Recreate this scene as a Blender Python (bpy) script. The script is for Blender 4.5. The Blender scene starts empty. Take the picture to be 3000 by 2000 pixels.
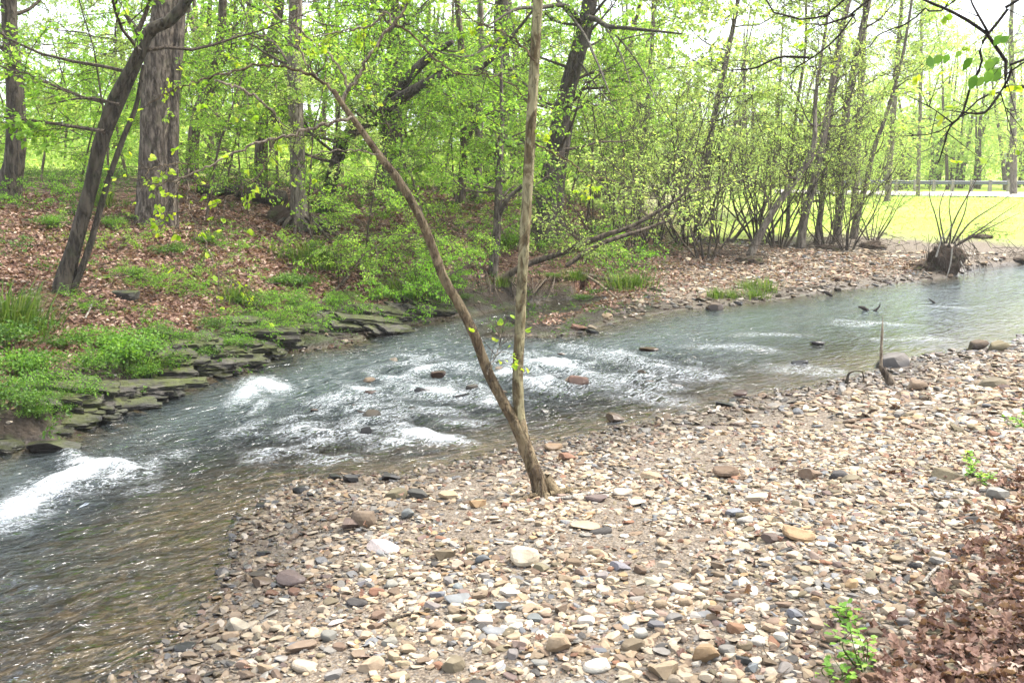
import bpy, math, random
import numpy as np
from mathutils import Vector
rng = np.random.default_rng(7)
random.seed(7)
SC = bpy.context.scene
COL = SC.collection
R = math.radians

# ------------------------------------------------------------------ camera (2352-wide picture units)
CAMZ = 2.3
FPX = 2352*35/36
CX, CY, HZ = 1176.0, 784.0, 384.0
TH = math.atan((CY-HZ)/FPX)
CT, ST = math.cos(TH), math.sin(TH)
def ray(px, py):
    a = (px-CX)/FPX; b = (CY-py)/FPX
    return np.array([a, CT+b*ST, -ST+b*CT])
def P0(px, py, z=0.0):                       # where the sight line meets the level z
    d = ray(px, py); t = (z-CAMZ)/d[2]
    return np.array([d[0]*t, d[1]*t, z])
def PD(px, py, Y):                            # the point of the sight line Y metres ahead
    d = ray(px, py); t = Y/d[1]
    return np.array([d[0]*t, Y, CAMZ+d[2]*t])
def project(p):
    p = np.atleast_2d(p); x = p[:,0]; y = p[:,1]; z = p[:,2]-CAMZ
    f = y*CT - z*ST; u = y*ST + z*CT
    f = np.where(f < 0.05, 0.05, f)
    return CX+FPX*x/f, CY-FPX*u/f
cam = bpy.data.cameras.new('camera'); cam.lens = 35; cam.sensor_width = 36; cam.clip_start = .05; cam.clip_end = 5000
camo = bpy.data.objects.new('camera', cam); COL.objects.link(camo)
camo.location = (0, 0, CAMZ); camo.rotation_euler = (math.pi/2-TH, 0, 0)
SC.camera = camo

# ------------------------------------------------------------------ noise
def _h(ix, iy, s):
    h = (ix.astype(np.int64)*374761393 + iy.astype(np.int64)*668265263 + s*1274126177) & 0xffffffff
    h = ((h ^ (h >> 13))*1274126177) & 0xffffffff
    h = h ^ (h >> 16)
    return h/4294967295.0
def pn(x, y, s=0):
    x = np.asarray(x, float); y = np.asarray(y, float)
    ix = np.floor(x); iy = np.floor(y); fx = x-ix; fy = y-iy
    u = fx*fx*fx*(fx*(fx*6-15)+10); v = fy*fy*fy*(fy*(fy*6-15)+10)
    def g(dx, dy):
        a = _h(ix+dx, iy+dy, s)*2*np.pi
        return np.cos(a)*(fx-dx)+np.sin(a)*(fy-dy)
    return 1.5*((g(0,0)*(1-u)+g(1,0)*u)*(1-v)+(g(0,1)*(1-u)+g(1,1)*u)*v)
def fbm(x, y, s=0, o=4):
    t = 0; a = .5; f = 1
    for k in range(o):
        t = t+a*pn(np.asarray(x)*f, np.asarray(y)*f, s+k*17); a *= .5; f *= 2.03
    return t
def sstep(a, b, x):
    t = np.clip((np.asarray(x, float)-a)/(b-a), 0, 1); return t*t*(3-2*t)

# ------------------------------------------------------------------ river banks
NEAR_PX = [(350,1568),(400,1510),(480,1440),(560,1370),(590,1280),(600,1200),(650,1140),(720,1112),(800,1100),(900,1100),(1050,1075),(1150,1048),(1250,1022),(1400,1000),(1500,975),(1650,950),(1800,903),(1950,880),(2045,858),(2080,832),(2200,812),(2352,790)]
FAR_PX = [(0,1030),(110,1022),(200,965),(370,890),(540,850),(640,806),(760,795),(900,752),(1030,727),(1120,715),(1200,700),(1262,690),(1305,696),(1240,722),(1140,752),(1150,768),(1240,770),(1330,765),(1400,740),(1500,718),(1650,702),(1800,684),(1900,668),(2000,657),(2120,642),(2190,636),(2225,614),(2352,604)]
NEAR = [np.array([-3.2,-12.]), np.array([-2.2,-3.]), np.array([-1.75,1.0])] + [P0(*p)[:2] for p in NEAR_PX]
NEAR += [np.array([14.,21.2]), np.array([20.,23.]), np.array([30.,25.]), np.array([60.,30.]), np.array([140.,44.])]
FAR = [np.array([-12.,-12.]), np.array([-8.5,-3.]), np.array([-6.6,3.])] + [P0(*p)[:2] for p in FAR_PX]
FAR += [np.array([16.,24.6]), np.array([22.,27.5]), np.array([32.,31.]), np.array([60.,38.]), np.array([140.,54.])]
NEAR = np.array(NEAR); FAR = np.array(FAR)
POLY = np.vstack([NEAR, FAR[::-1]])
def dist_line(L, x, y):
    d = np.full(x.shape, 1e9)
    for a, b in zip(L[:-1], L[1:]):
        ab = b-a; l2 = ab@ab
        t = np.clip(((x-a[0])*ab[0]+(y-a[1])*ab[1])/l2, 0, 1)
        d = np.minimum(d, (x-a[0]-t*ab[0])**2+(y-a[1]-t*ab[1])**2)
    return np.sqrt(d)
def inside(P, x, y):
    c = np.zeros(x.shape, bool)
    n = len(P)
    for i in range(n):
        x1, y1 = P[i]; x2, y2 = P[(i+1) % n]
        if y1 == y2: continue
        k = ((y1 > y) != (y2 > y)) & (x < (x2-x1)*(y-y1)/(y2-y1)+x1)
        c ^= k
    return c
TIP = np.array([P0(*p)[:2] for p in [(1310,690),(1238,716),(1125,748),(1130,772),(1240,775),(1330,770),(1400,744),(1500,722),(1490,690),(1400,678),(1330,676)]])
NEARLAND = np.vstack([NEAR, [[140,-300],[-3.2,-300]]])
PROF = {                                       # height above the water against distance from the far edge, by picture column
 -700: [(0,-.02),(.25,.22),(.9,.45),(2,.85),(4,1.5),(6,1.9),(9,2.05),(20,2.2),(60,2.3),(150,4)],
 500:  [(0,-.02),(.25,.22),(.9,.42),(2,.80),(4,1.45),(6,1.85),(9,2.0),(20,2.1),(60,2.2),(150,4)],
 800:  [(0,0),(.5,.15),(1.3,.40),(2,.75),(4,1.25),(6,1.65),(9,1.85),(20,2.0),(60,2.2),(150,4)],
 1080: [(0,-.02),(.5,.34),(1.0,.70),(2,1.0),(4,1.4),(6,1.62),(12,1.75),(20,1.85),(60,2.2),(150,4)],
 1280: [(0,-.02),(.5,.25),(1.0,.45),(2,.62),(4,.95),(6,1.3),(12,1.6),(20,1.75),(60,2.1),(150,4)],
 1420: [(0,0),(1,.08),(3,.22),(5,.5),(8,.9),(14,1.15),(25,1.3),(60,1.6),(150,5)],
 1600: [(0,0),(1,.10),(3,.24),(5,.38),(8,.6),(14,.8),(30,.85),(60,1.0),(75,1.3),(150,9)],
 2050: [(0,0),(1,.12),(3,.27),(5,.45),(8,.55),(14,.62),(30,.76),(60,.95),(75,1.3),(150,11)],
 2250: [(0,0),(.3,.22),(1.5,.36),(5,.5),(8,.55),(14,.62),(30,.76),(60,.95),(75,1.3),(150,11)],
 3200: [(0,0),(.3,.22),(1.5,.40),(5,.5),(8,.58),(14,.66),(30,.8),(60,1.0),(75,1.3),(150,11)],
}
PK = sorted(PROF); PU = np.array([(k-CX)/FPX/CT for k in PK])
GD = np.unique(np.concatenate([np.linspace(0,2,41), np.linspace(2,20,60), np.linspace(20,150,80)]))
PT = np.array([np.interp(GD, *zip(*PROF[k])) for k in PK])
def leafbank(x, y):                            # distance into the leaf-covered bank beside the viewer
    a = P0(2400,1060,.4)[:2]; b = P0(1930,1590,.4)[:2]
    d = (b-a)/np.linalg.norm(b-a); n = np.array([-d[1], d[0]])
    if n@(np.array([4.,2.])-a) < 0: n = -n
    return (x-a[0])*n[0]+(y-a[1])*n[1] + .35*fbm(x*.6, y*.6, 5, 3)
def terrain(x, y, full=False):
    x = np.asarray(x, float); y = np.asarray(y, float)
    dn = dist_line(NEAR, x, y); df = dist_line(FAR, x, y)
    wet = inside(POLY, x, y); near = inside(NEARLAND, x, y) & ~wet
    u = np.clip(x/np.maximum(y, .5), PU[0], PU[-1])
    u = np.where(y < .5, np.where(x < 0, PU[0], PU[-1]), u)
    di = np.interp(np.minimum(df, 149.9), GD, np.arange(len(GD))); i0 = np.minimum(di.astype(int), len(GD)-2); ft = di-i0
    ui = np.interp(u, PU, np.arange(len(PU))); j0 = np.minimum(ui.astype(int), len(PU)-2); fu = ui-j0
    fu = fu*fu*(3-2*fu)
    zf = (PT[j0,i0]*(1-ft)+PT[j0,i0+1]*ft)*(1-fu)+(PT[j0+1,i0]*(1-ft)+PT[j0+1,i0+1]*ft)*fu
    zf = zf + np.minimum(df*.25, 1)*(.16*fbm(x*.45, y*.45, 11, 4)+.05*fbm(x*2.2, y*2.2, 12, 3))*np.where(u > .12, np.where(df > 12, .35, .5), 1)
    zf = zf + np.clip(df-150, 0, 1000)*.02
    tip = inside(TIP, x, y); zf = np.where(tip, np.minimum(zf, .02+.07*df+.03*fbm(x*2, y*2, 19, 3)), zf)
    lb = leafbank(x, y)
    zn = np.interp(dn, [0,.5,2,4,8,30,200], [0,.06,.20,.32,.42,.8,3]) + np.minimum(dn*.5, 1)*(.07*fbm(x*.55, y*.55, 21, 3)+.03*fbm(x*2, y*2, 22, 3))
    zn = zn + np.where(lb > 0, np.minimum(lb*.14, .9), 0)*(y < 9)
    dep = -np.minimum(np.interp(dn, [0,.6,1.6,3,8], [0,-.07,-.24,-.46,-.7])*-1, np.interp(df, [0,.3,1,2.5], [0,-.18,-.45,-.8])*-1)
    dep = dep + .03*fbm(x*1.7, y*1.7, 31, 3)*np.minimum(dn, 1)
    z = np.where(wet, dep, np.where(near, zn, zf))
    if full: return z, dn, df, wet, near, u, lb
    return z
def hit(px, py, tmax=120):
    d = ray(px, py); t = np.geomspace(2.2, tmax, 2500)
    z = terrain(d[0]*t, d[1]*t)
    k = np.nonzero(CAMZ+d[2]*t < z)[0]
    i = k[0] if len(k) else len(t)-1
    return np.array([d[0]*t[i], d[1]*t[i], z[i]])
def gz(x, y): return float(terrain(np.array([x]), np.array([y]))[0])

# ------------------------------------------------------------------ mesh building
class MB:
    def __init__(s): s.v = []; s.f = []; s.n = 0; s.smooth = True
    def add(s, V, F, mat=0):
        V = np.asarray(V, np.float32).reshape(-1,3); F = np.asarray(F, np.int32)
        s.v.append(V); s.f.append((F+s.n, mat)); s.n += len(V)
    def tube(s, P, Rr, k=7, mat=0, cap=True, wob=0.0, seed=0):
        P = np.asarray(P, float); n = len(P); Rr = np.broadcast_to(np.asarray(Rr, float), (n,))
        T = np.gradient(P, axis=0); T /= np.linalg.norm(T, axis=1)[:,None]+1e-9
        m = T.mean(0); ref = np.array([0,0,1.]) if abs(m[2]) < .8 else np.array([0,1.,0])
        U = np.cross(T, ref); U /= np.linalg.norm(U, axis=1)[:,None]+1e-9
        W = np.cross(T, U)
        a = np.linspace(0, 2*np.pi, k, endpoint=False)
        rr = Rr[:,None]*np.ones((1,k))
        if wob:
            rr = rr*(1+wob*fbm(np.cos(a)[None,:]*1.3+seed*7.7+np.zeros((n,1)), np.sin(a)[None,:]*1.3+np.arange(n)[:,None]*.35, seed+3, 3))
        V = P[:,None,:]+rr[:,:,None]*(np.cos(a)[None,:,None]*U[:,None,:]+np.sin(a)[None,:,None]*W[:,None,:])
        i = np.arange(n-1)[:,None]*k; j = np.arange(k)[None,:]; j2 = (j+1) % k
        F = np.stack([i+j, i+j2, i+k+j2, i+k+j], -1).reshape(-1,4)
        s.add(V.reshape(-1,3), F, mat)
        if cap:
            s.add(np.vstack([V[-1], P[-1]+T[-1]*Rr[-1]*.4]), np.array([[q,(q+1)%k,k] for q in range(k)]), mat)
    def build(s, name, mats, parent=None, base=None, smooth=True, attrs=None):
        me = bpy.data.meshes.new(name)
        V = np.concatenate(s.v) if s.v else np.zeros((0,3), np.float32)
        if base is not None: V = V-np.asarray(base, np.float32)
        me.vertices.add(len(V)); me.vertices.foreach_set('co', V.astype(np.float32).ravel())
        tot = np.concatenate([np.full(len(F), F.shape[1], np.int32) for F, m in s.f])
        idx = np.concatenate([F.ravel() for F, m in s.f]).astype(np.int32)
        mi = np.concatenate([np.full(len(F), m, np.int32) for F, m in s.f])
        me.loops.add(len(idx)); me.loops.foreach_set('vertex_index', idx)
        me.polygons.add(len(tot)); st = np.concatenate([[0], np.cumsum(tot)[:-1]]).astype(np.int32)
        me.polygons.foreach_set('loop_start', st); me.polygons.foreach_set('loop_total', tot)
        me.polygons.foreach_set('material_index', mi)
        me.polygons.foreach_set('use_smooth', np.full(len(tot), smooth, bool))
        for m in (mats if isinstance(mats, (list,tuple)) else [mats]): me.materials.append(m)
        for k, a in (attrs or {}).items():
            at = me.attributes.new(k, 'FLOAT', 'POINT'); at.data.foreach_set('value', np.asarray(a, np.float32))
        me.update(calc_edges=True); me.validate()
        o = bpy.data.objects.new(name, me); COL.objects.link(o)
        if parent is not None: o.parent = parent
        return o
def tag(o, label=None, cat=None, group=None, kind=None):
    if label: o['label'] = label
    if cat: o['category'] = cat
    if group: o['group'] = group
    if kind: o['kind'] = kind
    return o
def thing(name, label, cat, loc=(0,0,0), group=None):
    o = bpy.data.objects.new(name, None); COL.objects.link(o); o.location = tuple(float(c) for c in loc)
    o.empty_display_size = .2
    return tag(o, label, cat, group)
def one(o, base):                               # put a one-mesh thing's origin at its base
    o.location = tuple(float(c) for c in base); return o
def copy_tree(o, parent=None):
    c = o.copy(); COL.objects.link(c); c.parent = parent
    for ch in list(o.children): copy_tree(ch, c)
    return c
def spline(pts, n=24):
    pts = np.asarray(pts, float); m = len(pts)
    d = np.concatenate([[0], np.cumsum(np.linalg.norm(np.diff(pts, axis=0), axis=1))])
    ext = np.vstack([2*pts[0]-pts[1], pts, 2*pts[-1]-pts[-2]])
    t = np.linspace(0, d[-1], n); out = []
    for q in t:
        i = min(np.searchsorted(d, q, 'right')-1, m-2); f = (q-d[i])/(d[i+1]-d[i])
        p0,p1,p2,p3 = ext[i:i+4]
        out.append(.5*((2*p1)+(-p0+p2)*f+(2*p0-5*p1+4*p2-p3)*f*f+(-p0+3*p1-3*p2+p3)*f**3))
    return np.array(out)

# ------------------------------------------------------------------ materials
class NT:
    def __init__(s, name):
        s.m = bpy.data.materials.new(name); s.m.use_nodes = True; s.t = s.m.node_tree; s.t.nodes.clear()
        s.out = s.n('ShaderNodeOutputMaterial')
    def n(s, typ, ins=None, **kw):
        nd = s.t.nodes.new(typ)
        for k, v in kw.items(): setattr(nd, k, v)
        for k, v in (ins or {}).items():
            i = nd.inputs[k]
            if isinstance(v, bpy.types.NodeSocket): s.t.links.new(v, i)
            else: i.default_value = v
        return nd
    def math(s, op, a, b=0.0, c=0.0, clamp=False):
        nd = s.n('ShaderNodeMath', {0:a, 1:b, 2:c}, operation=op, use_clamp=clamp); return nd.outputs[0]
    def mix(s, f, a, b, mode='MIX'):
        nd = s.n('ShaderNodeMix', data_type='RGBA', blend_type=mode)
        for k, v in ((0,f),(6,a),(7,b)):
            if isinstance(v, bpy.types.NodeSocket): s.t.links.new(v, nd.inputs[k])
            else: nd.inputs[k].default_value = v if k == 0 or len(v) == 4 else (*v, 1)
        return nd.outputs[2]
    def ramp(s, f, stops, interp='LINEAR'):
        nd = s.n('ShaderNodeValToRGB', {0:f}); cr = nd.color_ramp; cr.interpolation = interp
        while len(cr.elements) < len(stops): cr.elements.new(.5)
        for e, (p, c) in zip(cr.elements, stops): e.position = p; e.color = (*c, 1) if len(c) == 3 else c
        return nd.outputs[0]
    def step(s, a, b, x):
        nd = s.n('ShaderNodeMapRange', {0:x, 1:a, 2:b, 3:0., 4:1.}, interpolation_type='SMOOTHSTEP'); return nd.outputs[0]
    def noise(s, vec, scale, detail=4, rough=.55, dist=0., out=0):
        nd = s.n('ShaderNodeTexNoise', {'Scale':scale,'Detail':detail,'Roughness':rough,'Distortion':dist})
        if vec is not None: s.t.links.new(vec, nd.inputs['Vector'])
        return nd.outputs[out]
    def pos(s): return s.n('ShaderNodeNewGeometry').outputs['Position']
    def obj(s): return s.n('ShaderNodeTexCoord').outputs['Object']
    def scale(s, v, sc):
        return s.n('ShaderNodeMapping', {'Vector':v, 'Scale':sc}).outputs[0]
    def attr(s, name): return s.n('ShaderNodeAttribute', attribute_name=name).outputs['Fac']
    def bump(s, h, strength=.5, dist=.02):
        return s.n('ShaderNodeBump', {'Height':h,'Strength':strength,'Distance':dist}).outputs[0]
    def pbr(s, col, rough=.8, normal=None, spec=.3, **kw):
        ins = {'Base Color': col if isinstance(col, bpy.types.NodeSocket) else (*col,1), 'Roughness':rough, 'Specular IOR Level':spec}
        if normal is not None: ins['Normal'] = normal
        ins.update(kw)
        return s.n('ShaderNodeBsdfPrincipled', ins).outputs[0]
    def done(s, sh): s.t.links.new(sh, s.out.inputs[0]); return s.m

def bark(name, a, b, moss=0.0, plate=None, sc=6.0):
    t = NT(name); o = t.obj(); st = t.scale(o, (1,1,.36))
    n1 = t.noise(st, sc*2.2, 6, .65); n2 = t.noise(o, sc*.6, 4)
    c = t.mix(t.step(.33,.68,n1), a, b)
    c = t.mix(t.math('MULTIPLY', t.step(.45,.7,n2), .35), c, tuple(q*1.5 for q in a))
    if plate:                                   # flaking bark: pale patches where the plates have dropped
        v = t.noise(t.scale(o,(1,1,.45)), sc*1.6, 5, .6, .6)
        c = t.mix(t.step(.44,.56,v), c, plate)
        c = t.mix(t.math('MULTIPLY', t.step(.62,.68,t.noise(o, sc*5, 3)), .6), c, tuple(q*.6 for q in a))
    if moss:
        k = t.math('MULTIPLY', t.step(.5,.66,t.noise(o, sc*.8, 5, .7)), moss)
        c = t.mix(k, c, (.045,.07,.018))
    h = t.noise(st, sc*3.2, 6, .7); fis = t.step(.50,.40,t.noise(t.scale(o,(1,1,.2)), sc*3.6, 5, .6, .4)); c = t.mix(t.math('MULTIPLY', fis, .6 if not plate else .0), c, tuple(q*.5 for q in a))
    return t.done(t.pbr(c, .9, t.bump(t.math('SUBTRACT', h, fis), .9, .03)))
def leafmat(name, stops, trans=.5, rough=.5, spec=.25):
    t = NT(name); g = t.n('ShaderNodeNewGeometry')
    c = t.ramp(g.outputs['Random Per Island'], stops)
    p = t.pbr(c, rough, None, spec)
    tr = t.n('ShaderNodeBsdfTranslucent', {'Color': t.mix(1.0, c, (1.25,1.3,.75), 'MULTIPLY')})
    m = t.n('ShaderNodeMixShader', {0:trans, 1:p, 2:tr.outputs[0]})
    return t.done(m.outputs[0])
M = {}
M['bark_dark'] = bark('dark_bark', (.042,.034,.025), (.10,.083,.062), .30)
M['bark_grey'] = bark('grey_bark', (.050,.039,.030), (.19,.155,.122), .18, sc=8)
M['bark_pale'] = bark('pale_bark', (.11,.09,.07), (.27,.23,.18), .08, sc=6)
M['bark_brown'] = bark('brown_bark', (.065,.048,.034), (.16,.125,.09), .12)
M['bark_syc'] = bark('sycamore_bark', (.062,.042,.024), (.125,.088,.05), .12, (.19,.145,.085), 9)
M['bark_syc_pale'] = bark('pale_sycamore_bark', (.080,.058,.030), (.15,.115,.058), .10, (.27,.24,.135), 8)
M['twig'] = bark('twig_bark', (.06,.046,.032), (.14,.11,.08), 0, sc=20)
M['twig_dark'] = bark('dark_twig_bark', (.018,.013,.010), (.05,.038,.03), 0, sc=20)
M['twig_pale'] = bark('pale_twig_bark', (.20,.155,.105), (.36,.30,.22), 0, sc=20)
M['twig_bleached'] = bark('bleached_wood', (.30,.27,.22), (.5,.46,.4), 0, sc=14)
M['leaf'] = leafmat('spring_leaves', [(0,(.12,.23,.03)),(.45,(.20,.36,.05)),(.8,(.29,.45,.07)),(1,(.42,.53,.09))], .58)
M['leaf_pale'] = leafmat('pale_spring_leaves', [(0,(.24,.34,.11)),(.5,(.34,.45,.15)),(.85,(.43,.52,.18)),(1,(.52,.55,.17))], .66)
M['leaf_yellow'] = leafmat('fresh_yellow_leaves', [(0,(.19,.32,.025)),(.6,(.33,.46,.04)),(1,(.48,.52,.05))], .55)
M['leaf_herb'] = leafmat('herb_leaves', [(0,(.035,.085,.014)),(.5,(.07,.15,.022)),(1,(.13,.22,.035))], .45)
M['leaf_fresh'] = leafmat('fresh_herb_leaves', [(0,(.06,.14,.02)),(.5,(.105,.225,.03)),(1,(.18,.31,.045))], .5)
M['grass'] = leafmat('grass_blades', [(0,(.06,.11,.02)),(.6,(.11,.18,.03)),(1,(.20,.24,.07))], .45)
M['litter'] = leafmat('dead_leaves', [(0,(.060,.030,.021)),(.3,(.130,.066,.046)),(.6,(.205,.118,.083)),(.85,(.30,.195,.145)),(1,(.46,.36,.29))], .25, .6, .3)
# ------------------------------------------------------------------ ground
def polar(angles, radii):
    A, Rr = np.meshgrid(angles, radii)
    return np.sin(A)*Rr, np.cos(A)*Rr
def grid_faces(nr, nc, wrap=False):
    i = np.arange(nr-1)[:,None]*nc; j = np.arange(nc if wrap else nc-1)[None,:]; j2 = (j+1) % nc
    return np.stack([i+j, i+j2, i+nc+j2, i+nc+j], -1).reshape(-1,4)
front = np.linspace(-R(34), R(34), 560)
back = np.linspace(R(34), 2*math.pi-R(34), 70)[1:-1]
ANG = np.concatenate([front, back])
RAD = np.concatenate([[.02], np.geomspace(.4, 3, 18)[:-1], np.geomspace(3, 32, 600)[:-1], np.geomspace(32, 2600, 90)])
X, Y = polar(ANG, RAD)
x = X.ravel(); y = Y.ravel()
z, dn, df, wet, near, u, lb = terrain(x, y, True)
far = ~wet & ~near
forest = sstep(.16, .09, u)
nz = fbm(x*.8, y*.8, 41, 4)
a_lit = np.where(far, forest*sstep(.15,.8,df+nz), 0)
a_lit = np.where(far & (u > .05), np.maximum(a_lit, sstep(2.5,5,df+2*nz)*sstep(14,9,df)*.55*sstep(.40,.15,u)), a_lit)
a_lit = np.where(near, sstep(-.45,.35,lb+.5*nz), a_lit)
a_grs = np.where(far, sstep(0,1.8,df+1.5*nz-np.interp(u,[.2,.36,.42,.5],[4.6,4.2,2.6,1.0]))*(1-forest)*sstep(.10,.3,u)+forest*sstep(8,15,df+3*nz)*.75, 0)
a_mud = np.where(far, sstep(.9,.3,df+.3*nz)*forest + sstep(1.1,.3,df)*sstep(.06,.12,u)*sstep(.17,.13,u), 0)
a_mud = np.maximum(a_mud, np.where(far, sstep(.30,.55,nz)*forest*.5, 0))
a_mud = np.maximum(a_mud, np.where(wet, sstep(1.6,.8,df)*.85, 0))
g = MB(); g.add(np.stack([x,y,z],-1), grid_faces(len(RAD), len(ANG), True))
t = NT('ground_cover_soil'); p = t.pos()
sand = t.mix(t.noise(p, 55, 5, .7), (.060,.048,.036), (.165,.132,.096))
vor = t.n('ShaderNodeTexVoronoi', {'Vector':p,'Scale':95.})
grain = t.ramp(t.n('ShaderNodeSeparateColor', {0:vor.outputs['Color']}).outputs[0], [(0,(.025,.019,.015)),(.25,(.085,.063,.046)),(.55,(.165,.13,.095)),(.8,(.26,.22,.17)),(1,(.08,.08,.084))])
sand = t.mix(.6, sand, grain)
vl = t.n('ShaderNodeTexVoronoi', {'Vector':t.scale(p,(1,1,1)),'Scale':26.})
lit = t.ramp(t.n('ShaderNodeSeparateColor', {0:vl.outputs['Color']}).outputs[0], [(0,(.035,.018,.012)),(.4,(.075,.036,.022)),(.75,(.12,.065,.04)),(1,(.22,.15,.11))])
lit = t.mix(t.math('MULTIPLY', t.step(.5,.72,t.noise(p,1.6,4)), .55), lit, (.055,.075,.02))
grs = t.mix(t.noise(p, 1.3, 6, .7), (.20,.30,.03), (.33,.41,.06))
grs = t.mix(t.math('MULTIPLY', t.step(.45,.7,t.noise(p,.35,4)), .6), grs, (.27,.30,.09)); grs = t.mix(t.math('MULTIPLY', t.step(.5,.7,t.noise(p,.16,5)), .5), grs, (.17,.25,.035))
mud = t.mix(t.noise(p, 7, 6), (.012,.009,.006), (.042,.031,.021))
mud = t.mix(t.math('MULTIPLY', t.step(.5,.65,t.noise(p,3,5)), .6), mud, (.035,.055,.012))
c = t.mix(t.attr('litter'), sand, lit); c = t.mix(t.attr('grass'), c, grs); c = t.mix(t.attr('mud'), c, mud)
zz = t.n('ShaderNodeSeparateXYZ', {0:p}).outputs[2]
bed = t.mix(t.noise(p, 9, 6, .65), (.046,.038,.027), (.145,.118,.078))
bed = t.mix(t.math('MULTIPLY', t.step(.42,.65,t.noise(p,2.5,5)), .6), bed, (.05,.055,.025))
wetk = t.step(.085,.02, t.math('ADD', zz, t.math('MULTIPLY', t.math('SUBTRACT', t.noise(p,5,3), .5), .07)))
c = t.mix(t.math('MULTIPLY', wetk, .6), c, t.mix(1., c, (.30,.27,.24), 'MULTIPLY'))
vb = t.n('ShaderNodeTexVoronoi', {'Vector':p,'Scale':14.}); bed = t.mix(.65, bed, t.ramp(t.n('ShaderNodeSeparateColor', {0:vb.outputs['Color']}).outputs[0], [(0,(.02,.016,.011)),(.4,(.065,.046,.025)),(.7,(.13,.088,.045)),(.9,(.10,.085,.062)),(1,(.22,.17,.105))]))
c = t.mix(t.step(.01,-.035,zz), c, bed); c = t.mix(t.math('MULTIPLY', t.attr('mud'), t.step(.03,0.,zz)), c, t.mix(.15, mud, bed, 'MIX'))
h = t.math('ADD', t.noise(p, 40, 5, .7), t.math('MULTIPLY', vl.outputs['Distance'], -1.2))
M['ground'] = t.done(t.pbr(c, t.math('SUBTRACT', .92, t.math('MULTIPLY', wetk, .5)), t.bump(h, .7, .02), .3))
tag(g.build('ground', M['ground'], attrs={'litter':a_lit,'grass':a_grs,'mud':a_mud}), kind='structure')

# ------------------------------------------------------------------ water
FL = np.array([-.80,-.60]); FP = np.array([.60,-.80])
BLOBS = [(235,1078,85,20,10,1.25),(150,1112,120,30,-20,1.1),(50,1172,95,34,-20,1.0),(205,1060,60,12,8,.9),(615,885,50,17,12,1.2),(560,908,50,20,-30,.8),
 (835,895,45,14,8,.9),(770,915,60,14,-10,.6),(985,1008,85,13,6,1.15),(905,1020,60,10,-8,.9),(870,960,90,14,-8,.55),(1010,905,90,14,4,.75),(1000,945,70,10,4,.5),
 (690,985,60,12,-10,.75),(730,1015,50,10,-10,.7),(700,955,60,10,-14,.5),(1260,842,90,15,6,.85),(1340,860,60,14,10,.6),(1250,880,60,12,8,.7),(1130,930,50,10,5,.7),(1040,845,90,10,4,.5),(1180,812,70,8,4,.45),
 (1330,800,60,8,5,.4),(1430,820,110,12,8,.5),(1420,880,120,20,4,.5),(1560,860,120,18,4,.45),(1500,915,110,16,4,.42),(960,820,60,8,0,.45),(560,985,70,12,-20,.45),(640,1045,80,16,-14,.55),(760,1060,70,12,-8,.45),
 (900,990,60,8,-5,.6),(850,935,50,8,-8,.5),(590,940,40,10,-30,.6),(1060,970,60,9,4,.5),(1690,800,140,10,2,.34),(1850,850,140,12,2,.34),(2000,742,120,7,2,.34),(2100,775,130,8,0,.36),(1780,770,120,7,2,.3),(2180,705,90,5,0,.3),(170,1040,40,14,20,.6),(400,1050,50,14,-18,.35),(330,1130,60,12,-15,.35)]  # faint streaks on the upstream pool paint its sky glitter as white foam
RAPID = [(760,980,330,110,-14),(1200,870,330,100,-4),(250,1090,200,80,-14),(1500,860,220,70,0),(960,860,240,60,-8)]
def blob(px, py, B):
    cx, cy, rx, ry, ro = B[:5]; a = R(ro); dx = px-cx; dy = py-cy
    q = ((dx*math.cos(a)+dy*math.sin(a))/rx)**2+((-dx*math.sin(a)+dy*math.cos(a))/ry)**2
    return np.exp(-q)
def water_fields(x, y):
    px, py = project(np.stack([x, y, np.zeros_like(x)], -1))
    px = np.where(y < 1.5, -2000, px)
    wx = px+26*fbm(x*1.3, y*1.3, 61, 3); wy = py+14*fbm(x*1.3+9, y*1.3, 62, 3)
    rp = 0; fo = 0
    for b in RAPID: rp = np.maximum(rp, blob(px, py, b))
    rp = np.maximum(rp, .55*blob(px, py, (60,1420,430,280,0)))
    for b in BLOBS: fo = np.maximum(fo, b[5]*blob(wx, wy, b))
    return rp, fo
def water_height(x, y, rp, fo):
    al = x*FL[0]+y*FL[1]; ac = x*FP[0]+y*FP[1]
    w = fbm(al*.7, ac*.7, 71, 2)*.5
    rd = 1-np.abs(pn(al*1.7+w, ac*1.15, 72))*1.7
    z = rp*(.062*rd*rd + .034*fbm(al*4.2+w, ac*3.2, 73, 4))
    z = z + np.minimum(fo,1)*(.045+.05*fbm(al*3.5, ac*4.5, 74, 4))
    z = z + .006*pn(al*1.4+w, ac*2.6, 75)+.004*pn(al*3.4+w*2, ac*5.5, 76)+.0025*pn(al*8, ac*10, 77)
    return z-.012, rd
wa = np.linspace(-R(33), R(33), 820); wr = np.geomspace(2.6, 46, 640)
X, Y = polar(wa, wr); x1 = X.ravel(); y1 = Y.ravel()
F1 = grid_faces(len(wr), len(wa))
wa2 = np.concatenate([np.linspace(R(33), 2*math.pi-R(33), 90)]); wr2 = np.geomspace(.5, 150, 120)
X, Y = polar(wa2, wr2); x2 = X.ravel(); y2 = Y.ravel(); F2 = grid_faces(len(wr2), len(wa2))
wa3 = np.linspace(-R(33), R(33), 120); wr3 = np.geomspace(46, 150, 30)
X, Y = polar(wa3, wr3); x3 = X.ravel(); y3 = Y.ravel(); F3 = grid_faces(len(wr3), len(wa3))
wm = MB(); AF = []; AD = []; AR = []
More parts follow.
